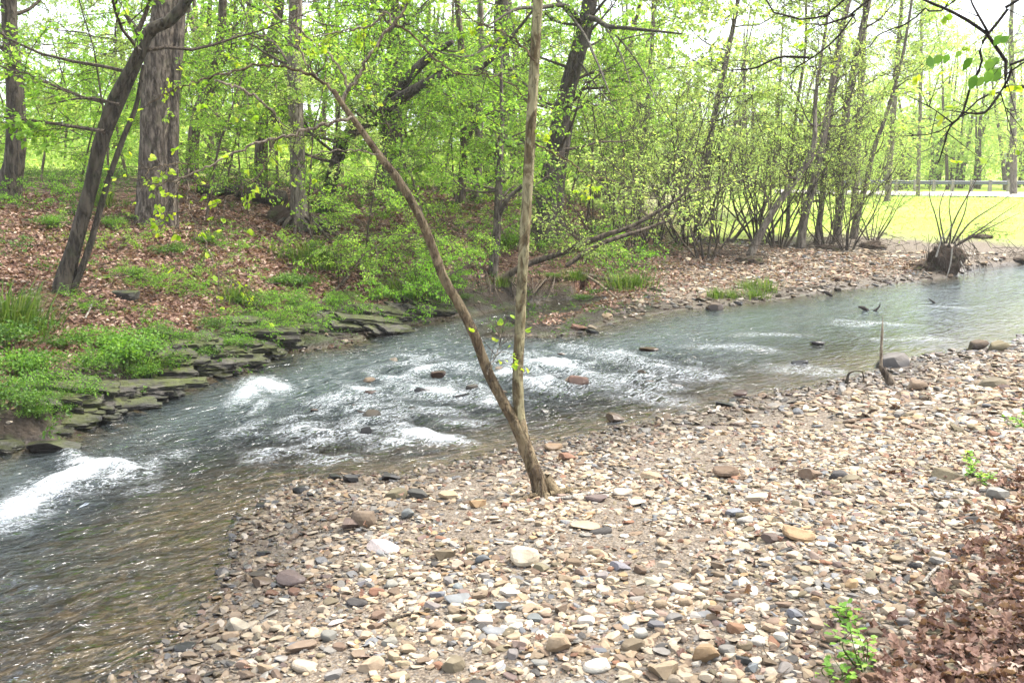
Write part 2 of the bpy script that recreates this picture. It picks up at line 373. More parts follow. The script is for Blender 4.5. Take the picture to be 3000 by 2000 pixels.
for (x, y, F) in ((x1,y1,F1),(x2,y2,F2),(x3,y3,F3)):
    ins = inside(POLY, x, y); dd = np.minimum(dist_line(NEAR, x, y), dist_line(FAR, x, y))
    ok = ins | (dd < .35)
    F = F[ok[F].all(1)]; used = np.unique(F); mp = np.full(len(x), -1); mp[used] = np.arange(len(used))
    x = x[used]; y = y[used]; F = mp[F]
    rp, fo = water_fields(x, y)
    shore = sstep(0, .5, dd[used])*np.where(ins[used], 1, 0)
    zz_, rd = water_height(x, y, rp*(.35+.65*shore), fo*(.3+.7*shore))
    dep = np.maximum(zz_-terrain(x, y), 0)
    wm.add(np.stack([x,y,zz_],-1), F)
    AF.append(np.maximum(np.minimum(fo, .85), np.maximum(rp-.55,0)/.45*.85*np.clip(.15+rd*.75+.55*fbm(x*2.6,y*3.4,63,3),0,1)**2)*(.45+.55*shore)); AD.append(dep); AR.append(rp)
t = NT('river_water'); p = t.pos()
rot = t.n('ShaderNodeMapping', {'Vector':p, 'Rotation':(0,0,-math.atan2(FL[1],FL[0]))}).outputs[0]
fine = t.noise(t.scale(rot,(1.0,1.6,1)), 12, 2, .5, .6)
calm = t.noise(t.scale(rot,(.8,2.4,1)), 3.6, 2.2, .5, 1.3)
rap = t.attr('rapid')
h = t.math('ADD', t.math('MULTIPLY', fine, t.math('MULTIPLY_ADD', rap, .66, .03)), t.math('MULTIPLY', calm, t.math('MULTIPLY_ADD', rap, 3.6, .28)))
nb = t.bump(h, 1., .10)
fresnel = t.n('ShaderNodeFresnel', {'IOR':1.333, 'Normal':nb}).outputs[0]
gl = t.n('ShaderNodeBsdfGlossy', {'Color':(.97,.98,1,1),'Roughness':.10,'Normal':nb}).outputs[0]
dep = t.attr('depth')
aer = t.math('MULTIPLY', t.step(.2,1.0,t.attr('foam_glint')), .5)
body = t.pbr(t.mix(aer, t.mix(t.noise(p,.9,4), (.052,.068,.069), (.080,.099,.098)), (.40,.48,.50)), .6, nb, 0.)
tint = t.mix(t.step(0,.45,dep), (.90,.87,.80), (.50,.55,.53))
tr = t.n('ShaderNodeBsdfTransparent', {'Color':tint}).outputs[0]
murk = t.math('MAXIMUM', t.math('MULTIPLY', t.step(.04,.55,dep), .85), aer)
inner = t.n('ShaderNodeMixShader', {0:murk, 1:tr, 2:body}).outputs[0]
sh = t.n('ShaderNodeMixShader', {0:fresnel, 1:inner, 2:gl}).outputs[0]
fn = t.noise(t.scale(rot,(1,2.4,1)), 24, 8, .8, 1.6); fn2 = t.noise(t.scale(rot,(.7,1.9,1)), 6, 5, .65, 1.2)
fs = t.math('ADD', t.attr('foam_glint'), t.math('MULTIPLY', t.math('SUBTRACT', t.math('ADD', t.math('MULTIPLY', fn, .65), t.math('MULTIPLY', fn2, .35)), .5), 4.4))
ln = t.noise(t.scale(rot,(.75,1.9,1)), 8, 4, .6, 1.8); lace = t.step(.84,.97, t.math('SUBTRACT', 1.0, t.math('MULTIPLY', t.math('ABSOLUTE', t.math('SUBTRACT', ln, .5)), 5.0)))
drop = t.step(.63,.68, t.noise(t.scale(rot,(.9,1.8,1)), 30, 3, .6))  # white specks that paint the sparkle of broken ripples into the colour
fk = t.math('MAXIMUM', t.math('MULTIPLY', t.step(.66,.82,fs), t.step(.10,.30,t.attr('foam_glint'))), t.math('MAXIMUM', t.math('MULTIPLY', t.math('MULTIPLY', lace, .8), t.step(.07,.30,t.attr('foam_glint'))), t.math('MULTIPLY', t.math('MULTIPLY', drop, .8), t.step(.5,.85,rap))))
foam_glint = t.pbr(t.mix(t.step(.35,.62,t.noise(t.scale(rot,(1,1.8,1)), 34, 5, .7)), (.50,.55,.58), (.86,.88,.89)), .5, t.bump(fn, 1., .05), .3)
t2 = t.n('ShaderNodeMixShader', {0:t.math('MULTIPLY', fk, .93), 1:sh, 2:foam_glint}).outputs[0]
M['water'] = t.done(t2)
tag(wm.build('water', M['water'], attrs={'foam_glint':np.concatenate(AF),'depth':np.concatenate(AD),'rapid':np.concatenate(AR)}), kind='structure')

# ------------------------------------------------------------------ stones and gravel
def ico(n):
    import bmesh
    bm = bmesh.new(); bmesh.ops.create_icosphere(bm, subdivisions=n, radius=1)
    V = np.array([v.co[:] for v in bm.verts]); F = np.array([[v.index for v in f.verts] for f in bm.faces]); bm.free()
    return V, F
ICO = {n: ico(n) for n in (1,2,3,4)}
def rockshape(n, seed, cuts=9, lo=.42, hi=.85, flat=None, rough=.05):
    r = np.random.default_rng(seed); V, F = ICO[n]; V = V.copy()
    for k in range(cuts):
        m = r.normal(size=3); m /= np.linalg.norm(m)
        if k < 2: m = np.array([r.normal()*.12, r.normal()*.12, 1 if k == 0 else -1]); m /= np.linalg.norm(m)
        d = r.uniform(lo, hi)*(.8 if k < 2 else 1)
        q = V@m; V = V-np.maximum(q-d, 0)[:,None]*m
    sc = np.array([1, r.uniform(.55,.95), r.uniform(.25,.58)]) if flat is None else np.array([1, r.uniform(.6,.9), flat])
    V *= sc/np.abs(V*sc).max()
    if rough: V += rough*np.stack([fbm(V[:,1]*2.3+seed, V[:,2]*2.3, 3*seed+k, 4) for k in range(3)], -1)
    return V, F
PAL0 = [('cream',(.52,.42,.29)),('cream',(.58,.50,.38)),('tan',(.40,.29,.17)),('tan',(.46,.33,.19)),('pale buff',(.55,.45,.31)),('white',(.66,.62,.55)),('ochre',(.42,.26,.10)),('brown',(.22,.14,.085)),('brown',(.27,.18,.11)),
 ('rusty',(.30,.13,.06)),('grey',(.26,.25,.24)),('grey',(.32,.31,.29)),('slate-blue',(.17,.19,.23)),('slate-blue',(.23,.25,.29)),('charcoal',(.075,.072,.072)),('olive-brown',(.21,.17,.09)),('purplish',(.19,.125,.115)),('pinkish',(.42,.28,.22))]
def tone(c):
    m = .3*c[0]+.55*c[1]+.15*c[2]; return tuple((m+(q-m)*.68)*.62*w_ for q, w_ in zip(c, (1.,.985,.94)))
PAL = [(n, tone(c)) for n, c in PAL0]
PALC = dict(PAL); PALW = np.array([12,10,12,12,10,5,4,9,9,2,6,6,3,3,4,7,3,2.5], float); PALW /= PALW.sum()
def stone_tex(t, base, o, wet):
    n = t.noise(o, 9, 6, .7); c = t.mix(t.step(.3,.7,n), t.mix(1.,base,(.78,.74,.70),'MULTIPLY'), t.mix(1.,base,(1.12,1.10,1.06),'MULTIPLY'))
    band = t.noise(t.scale(o,(2,2,14)), 3, 4, .6); c = t.mix(t.math('MULTIPLY', t.step(.5,.62,band), .4), c, t.mix(1.,base,(.66,.6,.55),'MULTIPLY'))
    c = t.mix(t.math('MULTIPLY', t.step(.56,.7,t.noise(o, 26, 3)), .25), c, t.mix(1.,base,(1.25,1.22,1.15),'MULTIPLY'))
    c = t.mix(wet, c, t.mix(1.,c,(.30,.28,.27),'MULTIPLY'))
    return t.pbr(c, t.math('SUBTRACT', .88, t.math('MULTIPLY', wet, .6)), t.bump(t.math('ADD', n, t.math('MULTIPLY', t.noise(o,40,4,.7),.4)), .55, .01), .35)
t = NT('loose_stone'); p = t.pos(); zz = t.n('ShaderNodeSeparateXYZ', {0:p}).outputs[2]
wet = t.math('MULTIPLY', t.step(.12,.03, t.math('ADD', zz, t.math('MULTIPLY', t.math('SUBTRACT', t.noise(p,6,3), .5), .08))), .85)
sp = t.scale(p,(1,1,1)); M['stone'] = t.done(stone_tex(t, t.n('ShaderNodeObjectInfo').outputs['Color'], sp, wet))
t = NT('gravel_stone'); p = t.pos(); zz = t.n('ShaderNodeSeparateXYZ', {0:p}).outputs[2]
wet = t.math('MULTIPLY', t.step(.12,.03, t.math('ADD', zz, t.math('MULTIPLY', t.math('SUBTRACT', t.noise(p,6,3), .5), .08))), .85)
cum = np.concatenate([[0], np.cumsum(PALW)[:-1]])
M['gravel'] = None
def gravel_mat():
    rnd = t.n('ShaderNodeNewGeometry').outputs['Random Per Island']
    # two ramps, since one holds at most 32 stops
    base = t.ramp(rnd, [(float(cc), c) for cc, (n, c) in zip(cum, PAL)], 'CONSTANT')
    j = t.math('FRACT', t.math('MULTIPLY', rnd, 937.0))
    base = t.mix(.8, base, t.mix(1., base, t.mix(j, (.7,.7,.7), (1.25,1.22,1.18)), 'MULTIPLY'))
    return t.done(stone_tex(t, base, p, wet))
M['gravel'] = gravel_mat()

# all candidate stones: x, y, half-length
def scatter(n, r0, r1, a0, a1):
    a = rng.uniform(a0, a1, n); rr = np.sqrt(rng.uniform(r0*r0, r1*r1, n))
    return np.sin(a)*rr, np.cos(a)*rr
XS = []; YS = []; SS = []
for (n, r0, r1, s0, s1) in ((34000,3.0,8.5,.006,.024),(17000,3.0,8.5,.020,.045),(26000,8.5,14,.010,.036),(11000,8.5,14,.034,.072),(16000,14,27,.022,.075),(2500,14,27,.075,.12)):
    a, b = scatter(int(n*1.2), r0, r1, -R(36), R(36)); s_ = s0*(s1/s0)**rng.uniform(0,1,len(a))**1.3
    XS.append(a); YS.append(b); SS.append(s_)
x = np.concatenate(XS); y = np.concatenate(YS); s_ = np.concatenate(SS)
z, dn, df, wet, near, u, lb = terrain(x, y, True)
far = ~wet & ~near
sandy = fbm(x*.75, y*.75, 91, 3)
dens = np.where(near, np.where(lb > .15, sstep(1.1,.15,lb)*.5, 1.)*np.where((sandy > .08) & (lb < -1.2), .30, 1.), 0)
dens = np.where(wet, np.where((dn < .22) & (dn < df), .8, np.where((y > 9) & (df < .5), .4, .0)), dens)
dens = np.where(far, sstep(.155,.20,u)*sstep(7.5,4.5,df)+ (u > .095)*(u < .2)*sstep(1.6,.6,df)*.8 + .03*sstep(.2,.1,u)*(df < 3), dens)
keep = rng.uniform(0,1,len(x)) < dens
x, y, s_, z, wetk, nearm = x[keep], y[keep], s_[keep], z[keep], wet[keep], near[keep]
px, py = project(np.stack([x,y,z],-1))
app = s_*FPX/np.hypot(x, y)
# hero stones: picture column, row of the foot, width in px, relative height, colour, label, short name
HERO = [
 (1328,890,50,.75,'rusty','rusty red boulder breaking the white water midstream','rusty boulder in the rapids'),
 (1412,968,48,.5,'ochre','orange ochre stone lying wet at the edge of the rapids','orange wet stone'),
 (2250,808,50,.62,'brown','big brown block at the far water edge beside its lighter twin','big brown block'),
 (2297,812,52,.55,'olive-brown','big olive brown block with a rounded top by the far water edge','olive block'),
 (2050,846,76,.6,'grey','large pale grey speckled boulder beside the dead stalk','speckled grey boulder'),
 (893,1108,52,.5,'charcoal','black wet block at the tip of the shingle by the shallows','black wet block'),
 (838,1212,64,.85,'brown','round topped reddish brown boulder leaning on a pale wedge','round brown boulder'),
 (803,1222,50,.8,'purplish','wedge shaped mauve and white rock leaning against a brown boulder','mauve wedge rock'),
 (878,1272,84,.34,'white','long white slab with grey veins on the sandy patch','long white slab'),
 (1424,1315,54,.42,'slate-blue','squarish pale blue grey slate block facing the viewer','blue grey slate block'),
 (1282,1502,62,.9,'tan','upright blocky buff rock with a cracked face','upright buff rock'),
 (1040,1545,58,.72,'olive-brown','faceted olive tan block with a ridged top','faceted olive block'),
 (668,1345,76,.42,'purplish','smooth purplish brown boulder where sand meets the stream','purplish boulder'),
 (600,1352,56,.4,'brown','brown wet slab lying against the purplish boulder','brown wet slab'),
 (588,1330,42,.7,'olive-brown','olive lump half in the water beyond the brown slab','olive lump in the shallows'),
 (602,1280,40,.6,'charcoal','black pointed wet stone at the stream edge','black pointed stone'),
 (1668,1102,60,.62,'brown','tan brown split block with a dark crack','split brown block'),
 (1865,1105,58,.6,'brown','brown peaked stone standing above the pale shingle','brown peaked stone'),
 (1930,1105,50,.5,'charcoal','dark charcoal rough stone beside a peaked brown one','charcoal rough stone'),
 (1957,1113,46,.45,'olive-brown','olive tilted bar of rock below the charcoal stone','olive tilted bar'),
 (2182,1104,72,.35,'olive-brown','long smooth olive pebble lying at the edge of the leaves','long olive pebble'),
 (2297,1152,48,.7,'grey','pale grey lump sitting among the red dead leaves','pale grey lump in the leaves'),
 (1690,1190,44,.5,'slate-blue','blue grey tilted block beside a veined grey one','blue tilted block'),
 (1712,1208,44,.5,'grey','veined grey rounded block below a blue grey one','veined grey block'),
 (1835,1245,78,.5,'ochre','yellow cream folded slab with an ochre underside','yellow folded slab'),
 (1775,1252,54,.5,'purplish','purple brown loaf shaped stone touching a yellow slab','purple loaf stone'),
 (1622,1525,66,.8,'ochre','big orange tan cube of rock near the bottom shingle','orange tan cube'),
 (1912,1480,56,.6,'brown','glossy chestnut brown rounded block near the seedling','chestnut block by the seedling'),
 (1572,1368,60,.45,'cream','thick cream flagstone with a flat worn top','cream flagstone'),
 (1500,1345,46,.5,'cream','cream egg shaped stone with an ochre stain','cream egg stone'),
 (1375,1545,76,.4,'white','long white rounded bar near the bottom shingle','long white bar'),
 (1525,1560,86,.55,'tan','big tan wedge pointing up out of the nearest shingle','big tan wedge'),
 (1455,1500,62,.6,'olive-brown','mustard brown cobble in the nearest shingle','mustard cobble'),
 (1112,1440,52,.55,'white','white square block leaning on a blue grey cobble','white square block'),
 (1150,1405,48,.55,'slate-blue','dark blue grey cobble behind a white square block','dark blue cobble'),
 (1135,1462,62,.3,'slate-blue','flat blue grey plate lying below a white square block','flat blue plate'),
 (1205,1300,70,.8,'cream','pale yellow rough boulder crowned with a pointed top','pale yellow boulder'),
 (1245,1318,42,.6,'olive-brown','dull olive cobble tucked under the pale yellow boulder','dull olive cobble'),
 (1345,1218,72,.12,'tan','broad flat tan flagstone sunk in the sand','sunken tan flagstone'),
 (1380,1232,56,.32,'charcoal','dark grey bar lying on a sunken tan flagstone','dark bar on the flagstone'),
 (1430,1142,46,.5,'cream','cream wedge with a grey underside near the tree roots','cream wedge by the roots'),
 (1372,1155,58,.35,'purplish','dark purplish bar lying near the tree root','purplish bar by the root'),
 (935,1195,32,.9,'slate-blue','small blue triangular chip standing on end','blue triangular chip'),
 (905,1150,60,.55,'olive-brown','olive and black block among pale stones near the shallows','olive and black block'),
 (960,1148,52,.5,'charcoal','charcoal cobble beside an olive and black block','charcoal cobble'),
 (1030,1150,50,.45,'tan','buff flat faced cobble on the river side of the tree','buff cobble'),
 (1095,1170,46,.55,'ochre','peach coloured rounded cobble on the river side of the tree','peach cobble'),
 (1015,1290,60,.55,'olive-brown','olive brown block with a pale top on the sand edge','olive brown block'),
 (1270,1040,46,.6,'ochre','ochre cobble in the heap at the water edge by the tree','ochre cobble by the water'),
 (1300,1062,44,.55,'rusty','rust and cream cobble at the top of the shingle by the tree','rust and cream cobble'),
 (690,1500,74,.35,'brown','dark reddish brown slab in the nearest shingle','dark reddish slab'),
 (850,1545,72,.55,'tan','blocky tan brown rock in the nearest shingle','blocky tan rock'),
 (700,1545,70,.4,'pale buff','pale pinkish buff slab by the wet corner of the shingle','pale pinkish slab'),
 (545,1450,58,.5,'cream','cream and ochre cobble close to the wet shingle corner','cream and ochre cobble'),
 (425,1500,58,.6,'charcoal','dark wet lump half in the stream at the shingle corner','dark wet lump'),
 (1050,1385,64,.25,'slate-blue','thin blue slate plate leaning low in the shingle','thin blue plate'),
 (820,1395,54,.4,'charcoal','charcoal slab lying on the sandy strip','charcoal slab'),
 (1170,1375,50,.5,'white','white rounded cobble near the dark blue one','white rounded cobble'),
 (2110,900,50,.55,'brown','brown sharp block near the dead stalk','brown sharp block'),
 (2280,892,60,.4,'olive-brown','long olive brown slab high on the shingle by the far water','long olive slab'),
 (1495,1102,52,.3,'tan','low tan slab in the middle of the shingle','low tan slab'),
 (1460,1165,50,.4,'cream','low cream plate in the middle of the shingle','low cream plate'),
 (1740,1155,52,.45,'cream','rounded cream stone in the middle of the shingle','rounded cream stone'),
 # stones standing in the river
 (1058,918,44,.4,'charcoal','dark flat stone awash between the two stems of the tree','dark awash stone'),
 (1555,894,34,.5,'charcoal','small black stone in the bright shallows','small black river stone'),
 (1700,908,42,.35,'rusty','low rusty brown stone in the bright shallows','low rusty river stone'),
 (1675,938,56,.35,'charcoal','long black stone where the shallows meet the shingle','long black river stone'),
 (1642,712,42,.55,'brown','brown humped stone in the water off the far bar','brown humped river stone'),
 (1697,703,24,.55,'charcoal','small dark stone in the water off the far bar','small dark far stone'),
 (1330,762,46,.4,'rusty','reddish stone at the tip of the far gravel bar','reddish tip stone'),
 (1362,768,32,.5,'charcoal','dark stone at the tip of the far gravel bar','dark tip stone'),
 (1172,748,30,.8,'charcoal','black stone beside the pale stem on the far bar tip','black far bar stone'),
 (1838,838,38,.4,'charcoal','blue grey stone barely out of the bright water','blue river stone'),
 (1880,792,40,.3,'charcoal','thin dark stone barely out of the calm water','thin dark river stone'),
 (1492,808,44,.35,'rusty','rusty stone under the smooth water above the rapids','rusty sunken stone'),
 (688,1136,46,.5,'charcoal','pair like dark slab stone standing in the shallows','dark slab in the shallows'),
 (608,1166,44,.45,'charcoal','dark flat stone alone in the brown shallows','lone flat shallows stone'),
 (768,1105,40,.7,'charcoal','dark peaked stone at the head of the shallows','dark peaked stone'),
 (806,1112,40,.6,'charcoal','dark mossy stone beside a peaked one in the shallows','dark mossy stone'),
 (2170,1170,40,.4,'white','white chip at the margin of the dead leaves','white chip by the leaves'),
]
GRP = 'loose stones on the gravel bar'
SHAPES = []
for k in range(16):
    kind = ('blocky','angular','flat','rounded')[k % 4]
    V, F = rockshape(3, 500+k, cuts={'blocky':7,'angular':11,'flat':9,'rounded':14}[kind], lo={'rounded':.62}.get(kind,.4), hi={'rounded':.95}.get(kind,.8), rough=.03)
    V = V/np.array([1, np.abs(V[:,1]).max(), np.abs(V[:,2]).max()])
    mb = MB(); mb.add(V, F); o = mb.build('stone', M['stone'], smooth=False); me = o.data; bpy.data.objects.remove(o)
    me.name = 'stone'; SHAPES.append((kind, me))
    # flat facets with softened rims
HEROXY = []
placed = []
def put_stone(x, y, z, hl, wr, hr, rz, tilt, col, label, shape, sink=.25):
    o = bpy.data.objects.new('stone', SHAPES[shape][1]); COL.objects.link(o)
    H = hl*hr
    o.location = (x, y, z+H*(1-2*sink)); o.scale = (hl, hl*wr, H)
    o.rotation_euler = (tilt[0], tilt[1], rz)
    j = rng.uniform(.88, 1.12); o.color = (*[min(1, c*j*rng.uniform(.96,1.04)) for c in col], 1)
    tag(o, label, 'stone', GRP); placed.append((x, y, hl)); return o
for i, (hx, hy, w, hr, cn, lab, short) in enumerate(HERO):
    p = hit(hx, hy-4); 
    if p[2] < -.01: p = P0(hx, hy-4, 0)
    D = math.hypot(p[0], p[1]); hl = w/2*D/FPX*1.06
    inw = p[2] < .005
    kinds = [k for k, (n, _) in enumerate(SHAPES) if (n == 'flat') == (hr < .36) and (n != 'rounded' or any(q in lab for q in ('round','smooth','egg','cobble','loaf','lump','boulder')))]
    put_stone(p[0], p[1]+hl*.3, p[2]-(.02 if inw else 0), hl, rng.uniform(.85,1.0) if 'boulder' in lab else rng.uniform(.62,.85), max(hr,.2)*.85, rng.uniform(-.35,.35), rng.normal(0,.10,2), tuple(q*(.6 if inw else 1) for q in PALC[cn]), lab, kinds[i % len(kinds)], .16 if hr > .6 else .22)
    HEROXY.append((hx, hy, short))
HX = np.array([h[:2] for h in HEROXY], float)
# everything smaller
n_ = 1500; rx_, ry_ = scatter(n_, 6, 17, -R(24), R(16)); rp_, _f = water_fields(rx_, ry_); kk = inside(POLY, rx_, ry_) & (rng.uniform(0,1,n_) < .26*np.maximum(rp_-.3,0)); rx_, ry_ = rx_[kk], ry_[kk]; n_ = len(rx_)
x = np.append(x, rx_); y = np.append(y, ry_); z = np.append(z, rng.uniform(-.035,.005,n_)); s_ = np.append(s_, rng.uniform(.04,.11,n_)); wetk = np.append(wetk, np.ones(n_, bool)); _q = project(np.stack([rx_,ry_,0*rx_],-1)); px = np.append(px,_q[0]); py = np.append(py,_q[1]); app = np.append(app, s_[-n_:]*FPX/np.hypot(rx_,ry_))
order = np.argsort(-app)
chosen = []; cx = np.array([q[0] for q in placed]); cy = np.array([q[1] for q in placed]); cs = np.array([q[2] for q in placed])
for i in order:
    if len(chosen) >= 300-len(HERO): break
    if not (-20 < px[i] < 2372 and 560 < py[i] < 1590): continue
    d = np.hypot(cx-x[i], cy-y[i])
    if (d < .95*(cs+s_[i])).any(): continue
    if wetk[i] and (z[i] < -.07 or px[i] < 560): continue
    chosen.append(i); cx = np.append(cx, x[i]); cy = np.append(cy, y[i]); cs = np.append(cs, s_[i])
used = set(); names = [n for n, c in PAL]
def label_for(i, cn, kind, size):
    q = np.argsort(((HX-[px[i],py[i]])*[1,1.6])[:,0]**2+((HX-[px[i],py[i]])*[1,1.6])[:,1]**2)
    for h in q[:5]:
        dx, dy = px[i]-HX[h,0], (py[i]-HX[h,1])*1.6
        rel = ('just behind' if dy < 0 else 'just in front of') if abs(dy) > abs(dx) else ('on the stream side of' if dx < 0 else 'on the leaf bank side of')
        for form in ('{k} {c} stone {r} the {h}', '{s} {k} {c} stone {r} the {h}'):
            l = form.format(k=kind, c=cn, s=size, r=rel, h=HEROXY[h][2])
            if l not in used and len(l.replace('-',' ').split()) <= 16: used.add(l); return l
    return l
for i in chosen:
    k = int(rng.choice(len(PAL), p=PALW)) if not wetk[i] else int(rng.choice([7,8,9,14,14,15,16])); cn, col = PAL[k]; sh = int(rng.integers(len(SHAPES))); kind = SHAPES[sh][0]
    size = 'small' if app[i] < 17 else ('middling' if app[i] < 22 else 'large')
    hr = rng.uniform(.18,.32) if kind == 'flat' else rng.uniform(.34,.62)
    put_stone(x[i], y[i], max(z[i], -.05 if wetk[i] else -9), s_[i], rng.uniform(.5,.9), hr, rng.uniform(-.9,.9) if rng.random() < .8 else rng.uniform(0,3), rng.normal(0,.13,2), tuple(q*(.45 if wetk[i] else 1) for q in col), label_for(i, cn, kind, size), sh, .2)
# one mass of gravel
cm = np.zeros(len(x), bool); cm[chosen] = True
blk = np.zeros(len(x), bool)
for (a, b, c) in placed: blk |= (np.hypot(x-a, y-b) < c*.6) & (s_ > .3*c)
rest = np.nonzero(~cm & ~blk)[0]
gm = MB()
tmpl = [rockshape(1 if k < 10 else 2, 900+k, cuts=9, lo=.4, hi=.85, rough=0 if k < 10 else .04) for k in range(22)]
def rotm(rz, tx, ty):
    cz, sz = np.cos(rz), np.sin(rz); cx_, sx = np.cos(tx), np.sin(tx); cy_, sy = np.cos(ty), np.sin(ty); O = np.zeros_like(cz); I = np.ones_like(cz)
    Z = np.stack([cz,-sz,O,sz,cz,O,O,O,I],-1).reshape(-1,3,3); Xm = np.stack([I,O,O,O,cx_,-sx,O,sx,cx_],-1).reshape(-1,3,3); Ym = np.stack([cy_,O,sy,O,I,O,-sy,O,cy_],-1).reshape(-1,3,3)
    return Z@Xm@Ym
def stamp(mb, V, F, pos, S, Rm, mat=0):
    n = len(pos); W = np.einsum('nij,nvj->nvi', Rm, V[None]*S[:,None,:])+pos[:,None,:]
    FF = (F[None]+(np.arange(n)*len(V))[:,None,None]).reshape(-1, F.shape[1]); mb.add(W.reshape(-1,3), FF, mat)
big = app[rest] > 7
for k, (V, F) in enumerate(tmpl):
    pool = rest[big] if k >= 10 else rest[~big]
    m = pool[(np.arange(len(pool)) % (12 if k >= 10 else 10)) == (k-10 if k >= 10 else k)]
    n = len(m)
    if not n: continue
    S = s_[m][:,None]*np.stack([np.ones(n), rng.uniform(.75,1.25,n), rng.uniform(.6,1.2,n)],-1)
    pos = np.stack([x[m], y[m], z[m]+s_[m]*.14], -1)
    stamp(gm, V, F, pos, S, rotm(rng.uniform(0,6.28,n)*.5-.8, rng.normal(0,.22,n), rng.normal(0,.22,n)))
tag(gm.build('gravel', M['gravel'], smooth=False), 'mixed small tan grey and rusty stones paving both gravel bars', 'gravel', kind='stuff')
for k, me in SHAPES:
    at = me.attributes.get('sharp_edge')
# ------------------------------------------------------------------ growing things
def spray(seed, n, ls, wide=.36, droop=.10, quad=True):
    """a leafy twig of unit length along +X, leaves in a loose layer"""
    r = np.random.default_rng(seed); V = []; F = []; T = []
    main = np.stack([np.linspace(0,1,6), .06*np.sin(np.linspace(0,3,6)+r.uniform(0,6)), -droop*np.linspace(0,1,6)**2], -1)
    T.append((main, np.linspace(.010,.003,6)))
    ends = [(main[i], (1,0,0)) for i in range(1,6)]
    for k in range(7):
        t = r.uniform(.12,.95); s = 1 if k % 2 else -1; b = np.array([np.interp(t,np.linspace(0,1,6),main[:,c]) for c in range(3)])
        d = np.array([r.uniform(.5,.9), s*r.uniform(.5,1), r.uniform(-.15,.35)]); L = wide*r.uniform(.5,1.1)*(1.15-t*.6)
        q = b+d/np.linalg.norm(d)*L; T.append((np.array([b,(b+q)/2+[0,0,.02],q]), np.array([.006,.004,.0025])))
        ends += [((1-f)*b+f*q, d) for f in (.35,.6,.8,1.)]
    for i in range(n):
        p, d = ends[r.integers(len(ends))]; p = np.array(p)+r.normal(0,.028,3); d = np.array(d, float)
        d = d/np.linalg.norm(d)*.6+np.array([r.normal()*.5, r.normal()*.7, -.35+r.normal()*.35]); d /= np.linalg.norm(d)
        up = np.array([r.normal()*.45, r.normal()*.45, 1.]); sd = np.cross(up, d); sd /= np.linalg.norm(sd); nn = np.cross(d, sd)
        l = ls*r.uniform(.6,1.25); w = l*r.uniform(.26,.36)
        V += [p, p+d*l*.45+sd*w+nn*w*.3, p+d*l-nn*l*.12, p+d*l*.45-sd*w+nn*w*.3]; k = 4*i; F.append([k,k+1,k+2,k+3])
    return np.array(V), np.array(F), T
SPR = [spray(k, 46, .088) for k in range(6)]
SPRF = [spray(40+k, 26, .13, .45) for k in range(5)]        # coarse, for far trees
SPRB = [spray(120+k, 24, .16, .4, .2) for k in range(4)]      # few large leaves
SPRS = [spray(60+k, 22, .075, .40) for k in range(5)]        # sparse, budding
def frames(d):
    d = d/np.linalg.norm(d, axis=1)[:,None]; up = np.array([0,0,1.])
    sd = np.cross(np.broadcast_to(up, d.shape), d); l = np.linalg.norm(sd, axis=1); sd[l < .05] = [0,1,0]; sd /= np.linalg.norm(sd, axis=1)[:,None]
    return np.stack([d, sd, np.cross(d, sd)], -1)
def stamp_sprays(mb, A, tm, r, leaf=0, twig=1, twigs=True):
    if not A: return
    pos = np.array([a[0] for a in A]); d = np.array([a[1] for a in A]); sc = np.array([a[2] for a in A])
    Rm = frames(d); ro = r.normal(0, .5, len(A)); c, s = np.cos(ro), np.sin(ro); O = np.zeros_like(c); I = O+1
    Rm = Rm@np.stack([I,O,O,O,c,-s,O,s,c],-1).reshape(-1,3,3)
    pick = r.integers(len(tm), size=len(A))
    for k, (V, F, T) in enumerate(tm):
        m = np.nonzero(pick == k)[0]
        if not len(m): continue
        stamp(mb, V, F, pos[m], sc[m][:,None]*np.ones((1,3)), Rm[m], leaf)
        if twigs:
            q = MB()
            for (P, rr) in T: q.tube(P, rr, 3, 0, cap=False)
            TV = np.concatenate(q.v)
            stamp(mb, TV, np.concatenate([f for f, _ in q.f]), pos[m], sc[m][:,None]*np.ones((1,3)), Rm[m], twig)
def limb_path(p, d, L, r, n=7, up=.10, wob=.22):
    P = [np.array(p, float)]; d = np.array(d, float); d /= np.linalg.norm(d)
    for k in range(n-1):
        d = d+r.normal(0, wob, 3)*[1,1,.7]+[0,0,up]; d /= np.linalg.norm(d); P.append(P[-1]+d*L/(n-1))
    return np.array(P)
def grow_limb(mb, p, d, L, r0, r, A, wood=1, sub=True, dens=1.0, sc=(.45,.85), up=.06, k=5):
    P = limb_path(p, d, L, r, 8, up); mb.tube(P, np.linspace(r0, max(r0*.22,.004), 8), k, wood, cap=False)
    T = np.gradient(P, axis=0)
    ns = max(3, int(L*2.0*dens)) if sub else 0
    for i in range(ns):
        t = r.uniform(.22, 1)*7; j = min(int(t), 6); b = P[j]+(P[j+1]-P[j])*(t-j); tt = T[j]/np.linalg.norm(T[j])
        sd = np.cross(tt, [0,0,1.]); sd /= np.linalg.norm(sd)+1e-6
        dd = tt*r.uniform(.4,1)+sd*r.choice([-1,1])*r.uniform(.5,1.1)+np.array([0,0,r.normal()*.25])
        grow_limb(mb, b, dd, L*r.uniform(.25,.5), max(r0*.4,.005), r, A, wood, False, dens, sc, up*.5, 4)
    na = max(2, int(L*3.2*dens)) if not sub else max(2, int(L*1.0*dens))
    for i in range(na):
        t = r.uniform(.3 if not sub else .55, 1)*7; j = min(int(t), 6); b = P[j]+(P[j+1]-P[j])*(t-j); tt = T[j]/np.linalg.norm(T[j])
        dd = tt*.8+r.normal(0,.55,3)*[1,1,.5]; A.append((b, dd, r.uniform(*sc)))
    A.append((P[-1], P[-1]-P[-2], r.uniform(*sc)))
